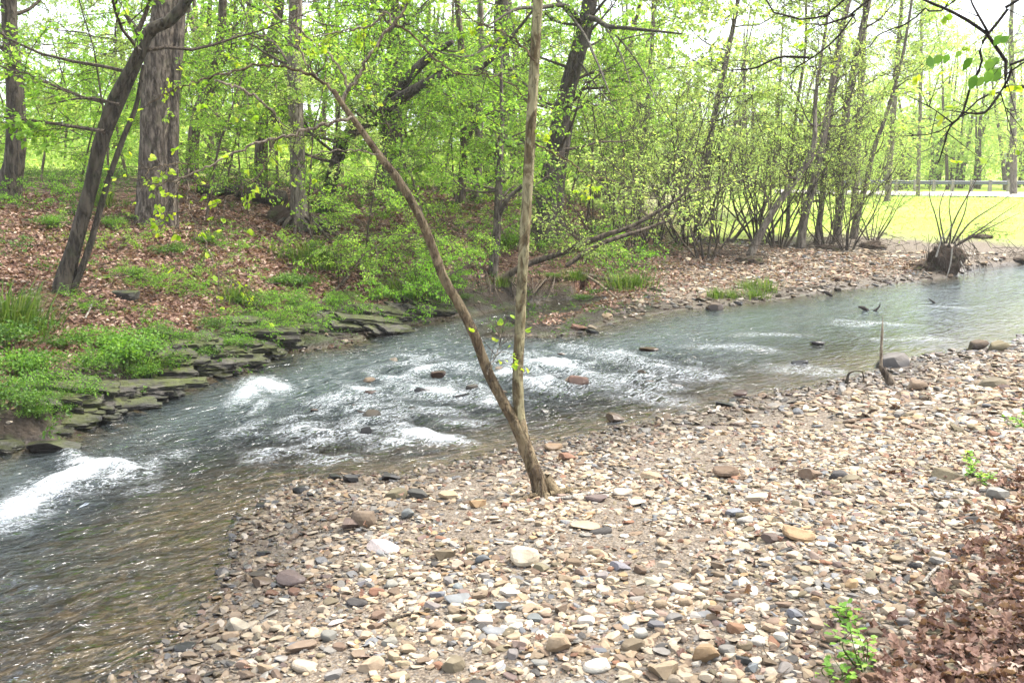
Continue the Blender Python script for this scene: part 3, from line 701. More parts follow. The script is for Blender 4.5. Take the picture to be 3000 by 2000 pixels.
def px_curve(pts, Y, dY=0.0):
    n = len(pts); return np.array([PD(a, b, Y+dY*i/(n-1)) for i, (a, b) in enumerate(pts)])
def flare(P, Rr, amt=.55, h=.28):
    s = np.concatenate([[0], np.cumsum(np.linalg.norm(np.diff(P, axis=0), axis=1))]); return Rr*(1+amt*np.exp(-s/h))
G1 = 'trees of the wooded bank'
def tree(name, label, cat, pts, widths, barkm, leafm, limbs=14, hmin=1.6, hmax=8, L=(1.2,3.2), ext=5, seed=0, dY=0, tm=None, dens=.54, sc=(.45,.85), group='trees of the wooded bank', base=None, k=12, twigm='twig', stems=(), up=.06, twigs=True, fl=.55, side=None, at=0, extra=()):
    r = np.random.default_rng(seed+1000)
    b = hit(*pts[0]) if base is None else np.array(base)
    if at: b = PD(pts[0][0], pts[0][1], at); b[2] = gz(b[0], b[1])
    Y = b[1]
    high = group == G1 and ext == 5
    if high: ext = 6
    C = px_curve(pts, Y, dY); C[0] = b
    W = np.array(widths, float)/2*Y/FPX
    if ext:
        d = C[-1]-C[-2]; d /= np.linalg.norm(d); d = d*.7+np.array([0,0,.5])
        e = [C[-1]+d*ext*f+r.normal(0,.12,3)*f*ext*.4 for f in (.5,1.)]
        C = np.vstack([C, e]); W = np.concatenate([W, [W[-1]*.75, W[-1]*.4]])
    C = np.vstack([C[0]-[0,0,.25], C]); W = np.concatenate([[W[0]], W])
    n = max(14, 5*len(C)); P = spline(C, n)
    ci = np.concatenate([[0], np.cumsum(np.linalg.norm(np.diff(C, axis=0), axis=1))]); pi_ = np.concatenate([[0], np.cumsum(np.linalg.norm(np.diff(P, axis=0), axis=1))])
    Rr = np.interp(pi_*ci[-1]/pi_[-1], ci, W); Rr = flare(P, Rr, fl)
    root = thing(name, label, cat, b, group)
    tb = MB(); tb.tube(P, Rr, k, 0, wob=.16, seed=seed)
    for (sp, sw, sdY) in stems:
        S = px_curve(sp, Y, sdY); S = spline(S, 4*len(S)+4); tb.tube(S, np.interp(np.linspace(0,1,len(S)), np.linspace(0,1,len(sw)), np.array(sw)/2*Y/FPX), 9, 0, wob=.14, seed=seed+5)
    tb.build('trunk', barkm, root, b)
    cb = MB(); A = []; AX = []
    for (ep, ew, edY, en, esc) in extra:
        E = spline(px_curve(ep, Y+edY), 14); cb.tube(E, np.interp(np.linspace(0,1,14), np.linspace(0,1,len(ew)), np.array(ew)/2*Y/FPX), 6, 1, cap=False)
        for i in range(en):
            j = int(r.uniform(3,13)); d = E[min(j+1,13)]-E[j-1]; AX.append((E[j]+r.normal(0,.05,3), d/np.linalg.norm(d)+r.normal(0,.6,3)*[1,1,.5]+[0,0,-.15], r.uniform(*esc)))
    stamp_sprays(cb, AX, SPRB, r)
    zs = P[:,2]-b[2]
    for i in range(limbs):
        h = hmin+(hmax-hmin)*r.random()**1.25
        if h > zs.max(): h = r.uniform(.5,1)*zs.max()
        q = np.array([np.interp(h, zs, P[:,c]) for c in range(3)]); rr = np.interp(h, zs, Rr)
        a = r.uniform(0, 6.283) if side is None else r.normal(side, .7); f = 1-.45*(h-hmin)/(hmax-hmin+.01)
        grow_limb(cb, q, [math.cos(a), math.sin(a), r.uniform(-.1,.45)], r.uniform(*L)*f, min(rr*.35, .035), r, A, dens=dens, sc=sc, up=up)
    if high:
        for i in range(1):
            h = r.uniform(5.2, min(12.5, zs.max())); q = np.array([np.interp(h, zs, P[:,c]) for c in range(3)]); a = r.uniform(0,6.283)
            grow_limb(cb, q, [math.cos(a), math.sin(a), r.uniform(0,.4)], r.uniform(1.6,3.4), .03, r, A, dens=.75, sc=(.7,1.1), up=up)
    stamp_sprays(cb, A, tm or SPR, r, twigs=twigs)
    cb.build('crown', [leafm, M[twigm]], root, b, smooth=False)
    return root
M['leaf_fresh2'] = leafmat('bright_shrub_leaves', [(0,(.11,.26,.022)),(.5,(.18,.38,.035)),(1,(.27,.48,.05))], .5)
BD, BG, BP, BB = M['bark_dark'], M['bark_grey'], M['bark_pale'], M['bark_brown']
LF, LP, LY = M['leaf'], M['leaf_pale'], M['leaf_yellow']
tree('bank_tree', 'dark crooked tree with swollen foot standing farthest upslope beside the open sky', 'tree', [(15,455),(35,360),(36,230),(24,80),(20,0)], [54,44,38,34,32], BD, LF, 16, 2.0, 8, seed=1, k=14)
tree('bank_tree', 'dark leaning tree with a forked trunk and a thin second stem on the slope', 'tree', [(142,672),(172,560),(208,430),(232,330),(272,240),(318,130),(345,70),(425,8)], [42,33,32,33,24,27,28,24], BD, LF, 9, 2.2, 7, seed=2, ext=3, k=14, fl=.35, extra=[([(240,302),(150,288),(60,275),(-20,268)],[10,8,6,4],-.6,16,(.35,.6)),([(318,70),(335,30),(352,-20)],[12,9,6],-.3,8,(.35,.6)),([(275,240),(200,225),(110,240)],[7,5,3],-.5,5,(.3,.5))],
     stems=[([(170,660),(204,570),(244,430),(282,320),(312,245),(330,150)], [17,15,14,13,11,9], .15), ([(220,350),(250,250),(262,220),(300,150),(318,110)], [26,24,22,20,16], -.12), ([(322,110),(312,70),(285,30)],[22,14,8],0)])
oak = tree('bank_tree', 'massive grey double trunked tree with a dark seam down its bark', 'tree', [(352,512),(355,420),(358,300),(362,180),(372,60),(380,0)], [76,70,68,62,56,52], BG, LF, 10, 3.2, 9, seed=3, k=18, fl=.25,
     stems=[([(392,522),(393,440),(394,330),(398,210),(408,100),(415,0)], [36,32,32,30,28,26], .1)])
tree('bank_tree', 'slim brown tree bending beside the massive grey double trunk', 'tree', [(436,388),(446,300),(462,240),(488,190),(505,90),(512,0)], [30,26,26,22,20,18], BB, LF, 14, 1.8, 8, at=20, seed=4)
tree('bank_tree', 'slender brown tree with a dark burl behind the fallen log', 'tree', [(596,385),(602,280),(606,180),(622,90),(640,20)], [30,27,25,24,22], BB, LF, 16, 1.7, 8, at=22.5, seed=5)
tree('bank_tree', 'pale grey straight tree rising from the mossy root mound', 'tree', [(688,528),(684,400),(680,260),(676,120),(680,0)], [40,34,34,32,30], BP, LF, 14, 1.9, 8, seed=6, k=14)
tree('bank_tree', 'upright dark brown tree crossed by the low leaning trunk', 'tree', [(908,395),(906,280),(904,180),(905,60)], [34,32,33,30], BB, LF, 16, 1.7, 8, at=23, seed=7)
tree('bank_tree', 'dark slender tree standing just behind the low leaning trunk', 'tree', [(872,402),(880,330),(892,260),(898,180),(902,110)], [26,24,22,20,18], BD, LF, 12, 1.7, 7, at=25, seed=8)
tree('leaning_tree', 'low leaning trunk forking into two limbs that reach out towards the water', 'tree', [(738,372),(790,325),(850,285),(905,235),(985,188),(1050,165),(1110,152)], [30,28,28,25,19,15,11], BD, LF, 12, .9, 3, (1,2.2), at=19.5, seed=9, ext=1.5, dY=-1.2, extra=[([(905,235),(930,300),(940,360)],[6,4,2],-.4,6,(.4,.7)),([(850,285),(800,240),(760,180)],[8,6,3],-.4,6,(.4,.7))],
     stems=[([(880,258),(905,220),(950,165),(1000,120),(1040,96)], [26,24,22,18,10], -.9), ([(975,192),(1005,170),(1040,130)], [14,12,7], -1)])
tree('bank_tree', 'thin brown tree with a low fork among the far saplings', 'tree', [(1058,470),(1064,380),(1066,300),(1062,220),(1060,120)], [22,18,17,16,14], BB, LF, 14, 1.3, 7, seed=10, stems=[([(1064,360),(1075,320),(1090,290),(1110,262)],[12,11,9,6],0)])
tree('bank_tree', 'smooth pale tan tree on top of the leaf covered rise', 'tree', [(1095,464),(1097,380),(1100,300),(1104,220),(1106,120)], [24,20,18,17,15], BP, LF, 12, 1.5, 7, seed=11)
tree('bank_tree', 'broad dark ivy clad tree behind the smooth pale tan one', 'tree', [(1130,440),(1140,360),(1146,280),(1150,180),(1152,80)], [46,42,40,36,34], BD, LF, 18, 1.1, 7, seed=12)
tree('bank_tree', 'thick dark tree leaning over the leaf slope behind the pale stem', 'tree', [(1248,556),(1258,450),(1278,330),(1300,220),(1330,110),(1350,30)], [60,48,44,39,36,34], BD, LF, 20, 1.5, 7.5, seed=13, k=14, stems=[([(1285,540),(1282,470),(1292,380),(1310,280)],[30,26,22,16],.4),([(1340,60),(1300,15),(1240,18),(1184,22),(1120,60)],[14,10,8,6,3],-3),([(1345,40),(1370,45),(1395,60),(1451,66),(1567,78)],[14,12,9,7,3],-3),([(1271,-10),(1334,67),(1367,133),(1400,213)],[7,6,5,2],-4),([(1384,53),(1410,95),(1432,140),(1450,200)],[5,4,3,1.5],-3.5),([(1390,56),(1440,110),(1480,170),(1510,240)],[5,4,3,1.5],-3.5),([(1330,140),(1365,190),(1395,230),(1420,262)],[5,4,3,1.5],-3.5),([(1180,60),(1130,100),(1075,130),(1010,120)],[6,5,3,2],-4)])
tree('sapling', 'slim grey barked sapling growing out of the undercut bank', 'sapling', [(1132,632),(1142,520),(1146,430),(1150,330),(1152,262)], [22,19,17,13,9], BG, LF, 12, 1.2, 3.6, (.7,1.8), seed=14, ext=1, fl=.2, stems=[([(1145,500),(1165,460),(1205,425),(1240,400)],[11,9,7,4],-.3)])
tree('leaning_tree', 'slender dark trunk sprawling low from the undercut bank over the gravel', 'tree', [(1150,650),(1200,612),(1290,580),(1390,540),(1450,520),(1560,455)], [16,15,14,12,9,6], BB, LP, 9, .5, 1.6, (.6,1.5), seed=15, ext=.6, dY=-.5, fl=.2, tm=SPRS, stems=[([(1300,610),(1380,560),(1500,520),(1580,480)],[12,11,9,5],.4)])
# far side clump of trunks by the gravel bar
G2 = 'trunks of the clump on the far gravel bar'
for i, (lab, pts, wd) in enumerate([
  ('leaning dark trunk at the stream side of the clump with a broken root plate', [(1722,592),(1745,540),(1785,470),(1830,410),(1868,340),(1872,250),(1880,170)], [26,22,20,19,16,12,9]),
  ('straight brown trunk in the clump next to the leaning dark one', [(1838,570),(1850,490),(1872,410),(1895,300),(1912,190),(1935,60),(1950,0)], [26,24,22,20,18,16,15]),
  ('middle brown trunk of the clump with pale lit edges', [(1875,560),(1886,480),(1893,400),(1905,280),(1925,150),(1940,40)], [18,17,17,15,13,12]),
  ('stoutest trunk of the clump rising into the white sky', [(1922,556),(1928,470),(1930,390),(1945,250),(1972,110),(1995,0)], [26,24,23,22,20,18]),
  ('outer leaning trunk of the clump beside the bright field', [(1960,548),(1972,480),(1990,420),(2005,350),(2040,250),(2075,120)], [24,20,17,14,11,8]),
  ('thin upright trunk at the back of the clump', [(1808,545),(1812,460),(1818,370),(1830,250),(1850,110)], [14,12,11,10,8])]):
    tree('bank_tree', lab, 'tree', pts, [q*.78 for q in wd], BP, LP, 13, 1.0, 7.5, (.8,2.0), seed=20+i, ext=3, tm=SPRS, dens=.8, group=G2, twigm='twig', fl=.25, up=.14)
# tall slim trees beyond, against the sky
for i, (lab, a) in enumerate([('tall bare stemmed tree against the sky behind the flood shrubs', (1600,470,1690,30,16)), ('tall pale tree by the road beyond the clump', (2040,425,2070,20,14)), ('tall thin tree at the near end of the guard rail', (2110,424,2118,10,9)),
     ('tall leaning pale tree beyond the clump of trunks', (1965,440,1988,0,18)), ('dark stemmed tree at the far side of the road by the white post', (2330,420,2322,60,16)), ('tall thin pale tree above the thicket of shrubs', (1470,480,1500,60,14))]):
    b, c, d, e, wv = a; Yb = (26,48,55,34,58,30)[i]; q = PD(b, c, Yb); q[2] = gz(q[0], q[1])
    tree('tall_tree', lab, 'tree', [(b,c),((b*.6+d*.4),(c*.6+e*.4)),((b*.25+d*.75),(c*.25+e*.75)),(d,e)], [wv,wv*.85,wv*.75,wv*.6], BP, LP, 24, 2.0, 10, (1.4,3.0), seed=40+i, ext=3, tm=SPRF, dens=.8, sc=(.6,1.1), base=q, group='tall trees beyond the flood bar', fl=.15)

# ------------------------------------------------------------------ saplings and shrubs copied from a few patterns
def proto_sapling(seed, H, lean, leafm, n=11, tm=None):
    r = np.random.default_rng(seed); root = thing('sapling', '', 'sapling', (0,0,0)); P = limb_path([0,0,-.1], [lean*math.cos(seed), lean*math.sin(seed), 1], H, r, 9, .05, .09)
    tb = MB(); tb.tube(P, np.linspace(.026,.006,9)*(H/3)**.5, 6, 0); tb.build('stem', M['bark_brown'], root)
    cb = MB(); A = []
    for i in range(n):
        t = r.uniform(.22,1)*8; j = min(int(t),7); b = P[j]+(P[j+1]-P[j])*(t-j); a = r.uniform(0,6.28)
        grow_limb(cb, b, [math.cos(a), math.sin(a), r.uniform(-.05,.3)], r.uniform(.6,1.5)*(H/3)**.5*(1.2-t/12), .008, r, A, dens=1.1, sc=(.35,.7), up=.0, k=4)
    stamp_sprays(cb, A, tm or SPR, r); cb.build('crown', [leafm, M['twig']], root, smooth=False); return root
def proto_shrub(seed, H, ns, leafm, spread=.75, dens=.9):
    r = np.random.default_rng(seed); root = thing('shrub', '', 'shrub', (0,0,0)); A = []; cb = MB()
    for s in range(ns):
        a = s*6.283/ns+r.normal()*.4; h = H*r.uniform(.6,1.1); P = limb_path([.12*math.cos(a),.12*math.sin(a),-.08], [spread*math.cos(a)*r.uniform(.3,1), spread*math.sin(a)*r.uniform(.3,1), 1], h, r, 9, .03, .13)
        tb = MB(); tb.tube(P, np.linspace(r.uniform(.014,.03),.005,9), 6, 0); tb.build('stem', M['bark_dark'] if s % 2 else M['bark_brown'], root)
        for i in range(int(2+h*1.1)):
            t = r.uniform(.25,1)*8; j = min(int(t),7); b = P[j]+(P[j+1]-P[j])*(t-j); q = r.uniform(0,6.28)
            grow_limb(cb, b, [math.cos(q), math.sin(q), r.uniform(.1,.8)], r.uniform(.5,1.3), .006, r, A, sub=False, dens=.55, sc=(.3,.65), up=.06, k=3)
    stamp_sprays(cb, A, SPRS, r); cb.build('crown', [leafm, M['twig']], root, smooth=False); return root
def proto_leafy(seed, H, ns):
    r = np.random.default_rng(seed); root = thing('shrub', '', 'shrub', (0,0,0)); A = []; cb = MB()
    for s in range(ns):
        a = s*6.283/ns+r.normal()*.5; P = limb_path([.06*math.cos(a),.06*math.sin(a),-.08], [.9*math.cos(a), .9*math.sin(a), 1], H*r.uniform(.7,1.15), r, 8, -.10, .12)
        tb = MB(); tb.tube(P, np.linspace(.012,.004,8), 5, 0); tb.build('stem', M['bark_brown'], root)
        for i in range(6):
            j = int(r.uniform(2,7)); q = r.uniform(0,6.28); grow_limb(cb, P[j], [math.cos(q), math.sin(q), r.uniform(-.05,.25)], r.uniform(.4,.9)*H/1.9, .005, r, A, sub=False, dens=.9, sc=(.32,.6), up=-.03, k=3)
    stamp_sprays(cb, A, SPR, r); cb.build('crown', [LF if seed % 2 else M['leaf_fresh2'], M['twig']], root, smooth=False); return root
def drop(o):
    for c in list(o.children): bpy.data.objects.remove(c)
    bpy.data.objects.remove(o)
ORD = ['first','second','third','fourth','fifth','sixth','seventh','eighth','ninth','tenth','eleventh','twelfth','thirteenth','fourteenth','fifteenth','sixteenth','seventeenth','eighteenth','nineteenth','twentieth','twenty-first','twenty-second','twenty-third','twenty-fourth','twenty-fifth','twenty-sixth','twenty-seventh','twenty-eighth','twenty-ninth','thirtieth','thirty-first','thirty-second','thirty-third','thirty-fourth','thirty-fifth','thirty-sixth']
def place_copies(protos, spots, text, group, seed):
    r = np.random.default_rng(seed); spots = sorted(spots)
    for i, (px_, Y_, sc_) in enumerate(spots):
        src = protos[int(r.integers(len(protos)))]; o = copy_tree(src); q = PD(px_, 500, Y_)
        o.location = (q[0], q[1], gz(q[0], q[1])); o.rotation_euler[2] = r.uniform(0,6.28); o.scale = (sc_, sc_, sc_*r.uniform(.9,1.15))
        tag(o, text.format(ORD[i]), None, group)
    for p in protos: drop(p)
r = np.random.default_rng(77)
sp = [proto_sapling(300+k, (2.6,3.2,3.8,4.6,3.0)[k], .25, LF if k != 3 else LP) for k in range(5)]
spots = [(a, b, c) for a, b, c in [(60,19,1.),(100,21,1.1),(190,22,1.),(250,17,.8),(300,24,1.2),(470,16.5,.9),(520,21,1.1),(560,18,.8),(640,23,1.2),(720,17,.75),(760,20,1.),(800,24,1.2),(835,16,.7),(940,21,1.),(985,18.5,.9),(1010,25,1.2),(1045,22,1.),(1120,27,1.2),(1180,21,.9),(1300,24,1.1),(1340,22,.9),(150,28,1.3),(400,28,1.3),(20,25,1.2),(1250,30,1.3),(1400,27,1.2),(340,18,.7)]]
place_copies(sp, spots, 'slender leafy sapling in the understory, {} along the wooded bank from the downstream end', 'understory saplings on the wooded bank', 5)
sh = [proto_shrub(400+k, (2.6,3.2,3.8,2.2)[k], (9,10,12,9)[k], LP, .75, .33) for k in range(4)]
spots = [(1400,21,.8),(1455,22,1.),(1500,23.5,1.1),(1580,24,1.2),(1620,22,1.),(1660,25,1.25),(1745,26,1.2),(1790,24.5,1.),(1900,26,1.),(1950,25,.8),(2010,27,.75),(1560,29,1.3),(1730,31,1.3)]

bs = [proto_leafy(430+k, (1.9,2.3,1.6)[k], 5) for k in range(3)]
spb = [(770,15.6,.9),(860,16.4,.9),(940,15.4,.7),(985,16.0,.65),(1015,16.8,.7),(455,13.4,.4),(515,15,.35),(300,12.8,.32),(255,14,.4),(400,13,.32),(1070,19,.7),(1180,19,.5),(1340,19.5,.8),(1400,20,.9),(60,15,.5),(180,16.5,.5),(600,12.8,.36),(660,13.2,.4),(705,13.6,.42),(545,12.2,.32),(335,10.8,.28),(850,14.4,.4),(230,11.5,.28)]
place_copies(bs, spb, 'leafy bright green shrub, {} along the wooded bank from the downstream end', 'leafy shrubs on the wooded bank', 8)
place_copies(sh, spots, 'multi stemmed budding flood shrub, {} along the far gravel bar from the pale stem', 'flood shrubs on the far gravel bar', 6)
# ------------------------------------------------------------------ far woodland, one mass
r = np.random.default_rng(99)
fw = MB(); A = []; B = []
def far_tree(x, y, H, n, leafy):
    z0 = gz(x, y); P = limb_path([x,y,z0-.2], [r.normal()*.06, r.normal()*.06, 1], H, r, 8, .03, .06)
    fw.tube(P, np.linspace(r.uniform(.08,.24),.03,8), 6, 2, cap=False)
    for i in range(n):
        h = r.uniform(.08,1)*7; j = min(int(h),6); b = P[j]+(P[j+1]-P[j])*(h-j); a = r.uniform(0,6.28); L = r.uniform(.6,2.6)*(1.1-h/11)
        q = b+np.array([math.cos(a)*L, math.sin(a)*L, r.uniform(-.1,.6)*L*.6])
        if r.random() < .4: fw.tube(np.array([b,(b+q)/2+[0,0,.1],q]), [.02,.014,.006], 3, 2, cap=False)
        for m in range(2): leafy.append((b+(q-b)*r.uniform(.6,1.05)+r.normal(0,.15,3), q-b+r.normal(0,.5,3), r.uniform(.8,1.5)))
for k in range(95):
    px_ = r.uniform(-150, 1450); Y_ = r.uniform(30, 62); q = PD(px_, 400, Y_)
    far_tree(q[0], q[1], r.uniform(5,11)*(.5 if px_ < 300 else 1), 20, A if r.random() < .6 else B)
for k in range(150):
    px_ = r.uniform(1380, 2650); Y_ = r.uniform(66, 100); q = PD(px_, 400, Y_)
    far_tree(q[0], q[1], r.uniform(6,13)*(.8 if 1850 < px_ < 2150 else 1), 34, B)
stamp_sprays(fw, A, SPRF, r, 0, 2, False); stamp_sprays(fw, B, SPRF, r, 1, 2, False)
# low brush at the forest's far edge
C_ = []
for k in range(2600):
    px_ = r.uniform(-200, 1500) ; Y_ = r.uniform(25, 60); q = PD(px_, 400, Y_); h = r.uniform(.1,1.6)**1.3
    C_.append((np.array([q[0], q[1], gz(q[0], q[1])+h]), r.normal(0,1,3)*[1,1,.4], r.uniform(.6,1.2)))
stamp_sprays(fw, C_, SPRF, r, 1, 2, False)
fw.build('far_woodland', [LF, LP, M['bark_brown']], smooth=False)
tag(bpy.data.objects['far_woodland'], 'hazy mass of spring green woods far behind the bank trees', 'woodland', kind='stuff')
# ------------------------------------------------------------------ the forked tree in front
r = np.random.default_rng(321)
hb = hit(1245,1138); HY = hb[1]
hero = thing('forked_tree', 'slim two stemmed tree with flaking bark growing out of the gravel bar', 'tree', hb)
def pxtube(mb, pts, w, Y, k=7, mat=0, dY=0., n=None, wob=.08, seed=0, jit=0.):
    C = px_curve(pts, Y, dY); P = spline(C, n or 5*len(pts)+4)
    if jit: P[1:-1] += r.normal(0, jit, P[1:-1].shape)
    mb.tube(P, np.interp(np.linspace(0,1,len(P)), np.linspace(0,1,len(w)), np.array(w,float)/2*Y/FPX), k, mat, wob=wob, seed=seed); return P
tb = MB()
C = px_curve([(1246,1150),(1238,1110),(1222,1068),(1203,1015),(1193,962)], HY); C[0] = hb-[0,0,.12]
P = spline(C, 34); tb.tube(P, np.interp(np.linspace(0,1,34), [0,.12,.3,.7,1], np.array([60,46,37,33,29])/2*HY/FPX), 18, 0, wob=.22, seed=3, cap=False)
tb.tube(spline(np.array([hb+[.02,.02,.12], hb+[.075,.01,.045], hb+[.16,-.02,-.03]]), 10), np.linspace(.045,.030,10), 9, 0, wob=.3, seed=8)
for (a, b_, w0) in (((.05,-.02),(.42,.10),.02),((-.02,-.03),(-.16,-.14),.014),((.03,-.05),(.02,-.22),.016)):
    q = [hb+[a[0],a[1],.02], hb+[(a[0]+b_[0])/2,(a[1]+b_[1])/2,.025], hb+[b_[0],b_[1],-.01]]; tb.tube(spline(np.array(q), 12), np.linspace(w0*1.5,w0*.6,12), 7, 0, wob=.3, seed=9)
tb.build('trunk', M['bark_syc'], hero, hb)
sb = MB(); C = px_curve([(1198,1000),(1191,940),(1189,860),(1193,780),(1199,640),(1209,480),(1219,300),(1229,120),(1238,-40)], HY)
C = np.vstack([C, C[-1]+[.06,.1,1.2], C[-1]+[-.1,.2,2.6]])
P = spline(C, 60); sb.tube(P, np.interp(np.linspace(0,1,60), np.linspace(0,1,11), np.array([28,25,24,24,23,22,20,18,15,10,5])/2*HY/FPX), 14, 0, wob=.13, seed=21); sb.build('stem', M['bark_syc_pale'], hero, hb)
sb = MB(); PL = pxtube(sb, [(1207,1022),(1180,965),(1150,912),(1117,845),(1090,770),(1055,700),(1020,640),(990,560),(960,490),(918,418),(870,355),(820,285),(790,245),(765,207)], [32,27,25,24,23,23,22,21,20,19,17,15,13,11], HY, 14, 0, -.25, 64, .16, 22)
sb.build('stem', M['bark_syc'], hero, hb)
BR = [([(777,215),(727,180),(683,160),(617,148),(550,160),(500,173),(450,190),(400,207),(340,238)],[9,8,7,6,5.5,5,4,3,2],.2), ([(493,186),(550,203),(600,233),(633,263),(652,290)],[5,7,7,5,3],.1),
 ([(812,272),(784,277),(700,300),(617,323),(550,343),(483,380),(417,407),(367,423),(330,427)],[9,8,7.5,7,6,5,4.5,4,3],-.3),
 ([(447,377),(400,377),(350,387),(330,410)],[2.5,2.5,2,2],-.3), ([(434,388),(433,400),(430,442),(440,492),(467,549),(490,592),(520,639),(547,655)],[3,3,2.6,2.4,2.2,2,1.6,1.2],-.4), ([(410,380),(406,433),(398,480),(410,530)],[2.4,2,1.8,1.2],-.35),
 ([(620,325),(620,343),(613,377),(583,413),(533,450),(467,477),(367,500)],[3,2.8,2.4,2.4,2,1.8,1.2],-.3),
 ([(784,240),(800,205),(817,187),(851,123),(901,57),(944,0),(960,-40)],[10,9,8,7,6,5,4],.1), ([(901,57),(884,27),(851,60),(784,72),(720,85)],[5,5,5,4,2],.1),
 ([(905,52),(951,87),(991,127),(1051,170),(1117,173),(1180,200),(1215,245)],[5,5,4.5,4,3.5,3,2],.2), ([(800,205),(770,140),(700,80),(640,40),(600,0)],[6,5,4,3.5,3],.3), ([(727,180),(690,120),(680,60),(690,0)],[5,4,3,2],.2), ([(1230,330),(1290,360),(1350,400),(1420,420)],[5,4,3,2],.2), ([(1120,860),(1135,820),(1150,790),(1147,770)],[3,2.4,2,1.4],.0),
 ([(870,355),(800,345),(740,352),(690,372),(650,410)],[4,3.5,3,2.4,1.6],-.2), ([(1228,140),(1180,90),(1120,60),(1060,40)],[5,4.5,4,2.5],.2)]
cb = MB(); A = []; bi = 0
for pts, w, dy in BR:
    bm_ = MB(); P = pxtube(bm_, pts, w, HY-.2+dy*.5, 6, 0, dy*.5, None, .05, bi, .006); bm_.build('branch', M['twig_pale'] if bi % 3 else M['bark_syc'], hero, hb); bi += 1
    for i in range(2, len(P)):
        if r.random() < .42:
            d = P[i]-P[i-1]; d = d/np.linalg.norm(d)+r.normal(0,.6,3)
            L = r.uniform(.08,.30); q = P[i]+d/np.linalg.norm(d)*L+[0,0,-.02]; cb.tube(np.array([P[i],(P[i]+q)/2+[0,0,.015],q]), [.0028,.002,.0012], 4, 1, cap=False)
            if r.random() < .75: A.append((q, d, r.uniform(.05,.115)))
def budleaf(seed):
    q = np.random.default_rng(seed); V = []; F = []
    for i in range(4):
        a = q.uniform(-1.2,1.2); d = np.array([math.cos(a), math.sin(a), q.uniform(-.5,.3)]); s_ = np.array([-d[1], d[0], q.normal()*.4]); l = q.uniform(.25,.5); w_ = l*.36; k = len(V)
        p0 = np.array([q.uniform(0,.15),0,0]); V += [p0, p0+d*l*.35+s_*w_*.8, p0+d*l*.7+s_*w_*.8, p0+d*l, p0+d*l*.7-s_*w_*.8, p0+d*l*.35-s_*w_*.8]; F.append([k,k+1,k+2,k+3,k+4,k+5])
    return np.array(V), np.array(F), []
stamp_sprays(cb, A, [budleaf(k) for k in range(5)], r, 0, 1, False)
A = []; AX = []
for pts, w, dy in BR:
    E = spline(px_curve(pts, HY-.2+dy*.5, dy*.5), 20)
    for i in range(4, 20):
        if r.random() < .10: AX.append((E[i], E[i]-E[i-1]+r.normal(0,.03,3), r.uniform(.16,.30)))
stamp_sprays(cb, AX, SPRB, r)
for i in range(14):
    a = r.uniform(0,6.28); grow_limb(cb, C[-2 if i % 2 else -3]+[0,0,r.uniform(-.4,.9)], [math.cos(a), math.sin(a), .5], r.uniform(.6,1.4), .012, r, A, dens=.8, sc=(.3,.5))
stamp_sprays(cb, A, SPRS, r); cb.build('crown', [LY, M['twig']], hero, hb, smooth=False)

# ------------------------------------------------------------------ tree whose branches hang in from the viewer's bank
tb_ = np.array([4.4,4.7,gz(4.4,4.7)]); ov = thing('overhanging_tree', 'tree on the leaf bank whose dark bare branches hang over the water', 'tree', tb_)
tm_ = MB(); Pt = spline(np.array([tb_-[0,0,.2], tb_+[-.1,0,1.5], tb_+[-.15,.1,3.2], tb_+[.05,.2,5.2], tb_+[.1,.3,7]]), 24); tm_.tube(Pt, flare(Pt, np.linspace(.15,.05,24)), 14, 0, wob=.15); tm_.build('trunk', BD, ov, tb_)
OB = [([(2352,200),(2318,143),(2288,100),(2271,78),(2218,50),(2168,23),(2128,0),(2080,-40)],[11,10,9,8.5,7.5,6.5,6,4],4.2,2.3), ([(2338,0),(2318,30),(2288,57),(2261,83),(2255,107),(2245,150),(2231,200),(2201,260),(2185,287),(2168,323),(2156,373)],[9,10,9,8.5,8,7,6.5,5.5,5,4,2.5],4.3,3.4),
 ([(2352,137),(2331,167),(2298,213),(2261,220),(2218,253),(2188,283),(2135,300),(2068,313)],[9,8,7,6,5.5,5,3,1.5],4.1,2.6), ([(2298,213),(2268,250),(2245,265),(2201,257)],[5,4.5,4,2],4.1,0),
 ([(1995,0),(1961,30),(1928,77),(1895,110),(1858,135),(1825,157),(1815,173)],[8,7.5,7,6,5,3.5,2],5.6,4.4), ([(1858,133),(1825,132),(1788,137),(1761,150),(1728,160),(1671,162)],[5,4.5,4,3.5,3,1.6],5.6,0), ([(1955,37),(1895,57),(1878,50)],[4,3.5,1.6],5.6,0),
 ([(1938,0),(1901,30),(1828,53),(1798,37),(1778,30),(1760,0)],[6,5,4.5,4,3.5,3],5.8,4.6), ([(2195,0),(2141,20),(2101,40),(2068,63),(2035,80),(1998,107)],[5,4.5,4,3.5,3,2],5.2,4.2), ([(2271,78),(2240,20),(2230,0)],[5,4,3],4.2,0), ([(2298,213),(2306,240),(2308,255)],[3,2,1],4.1,0), ([(2188,283),(2150,260),(2128,240)],[3,2,1],4.1,0)]
cb = MB(); A = []
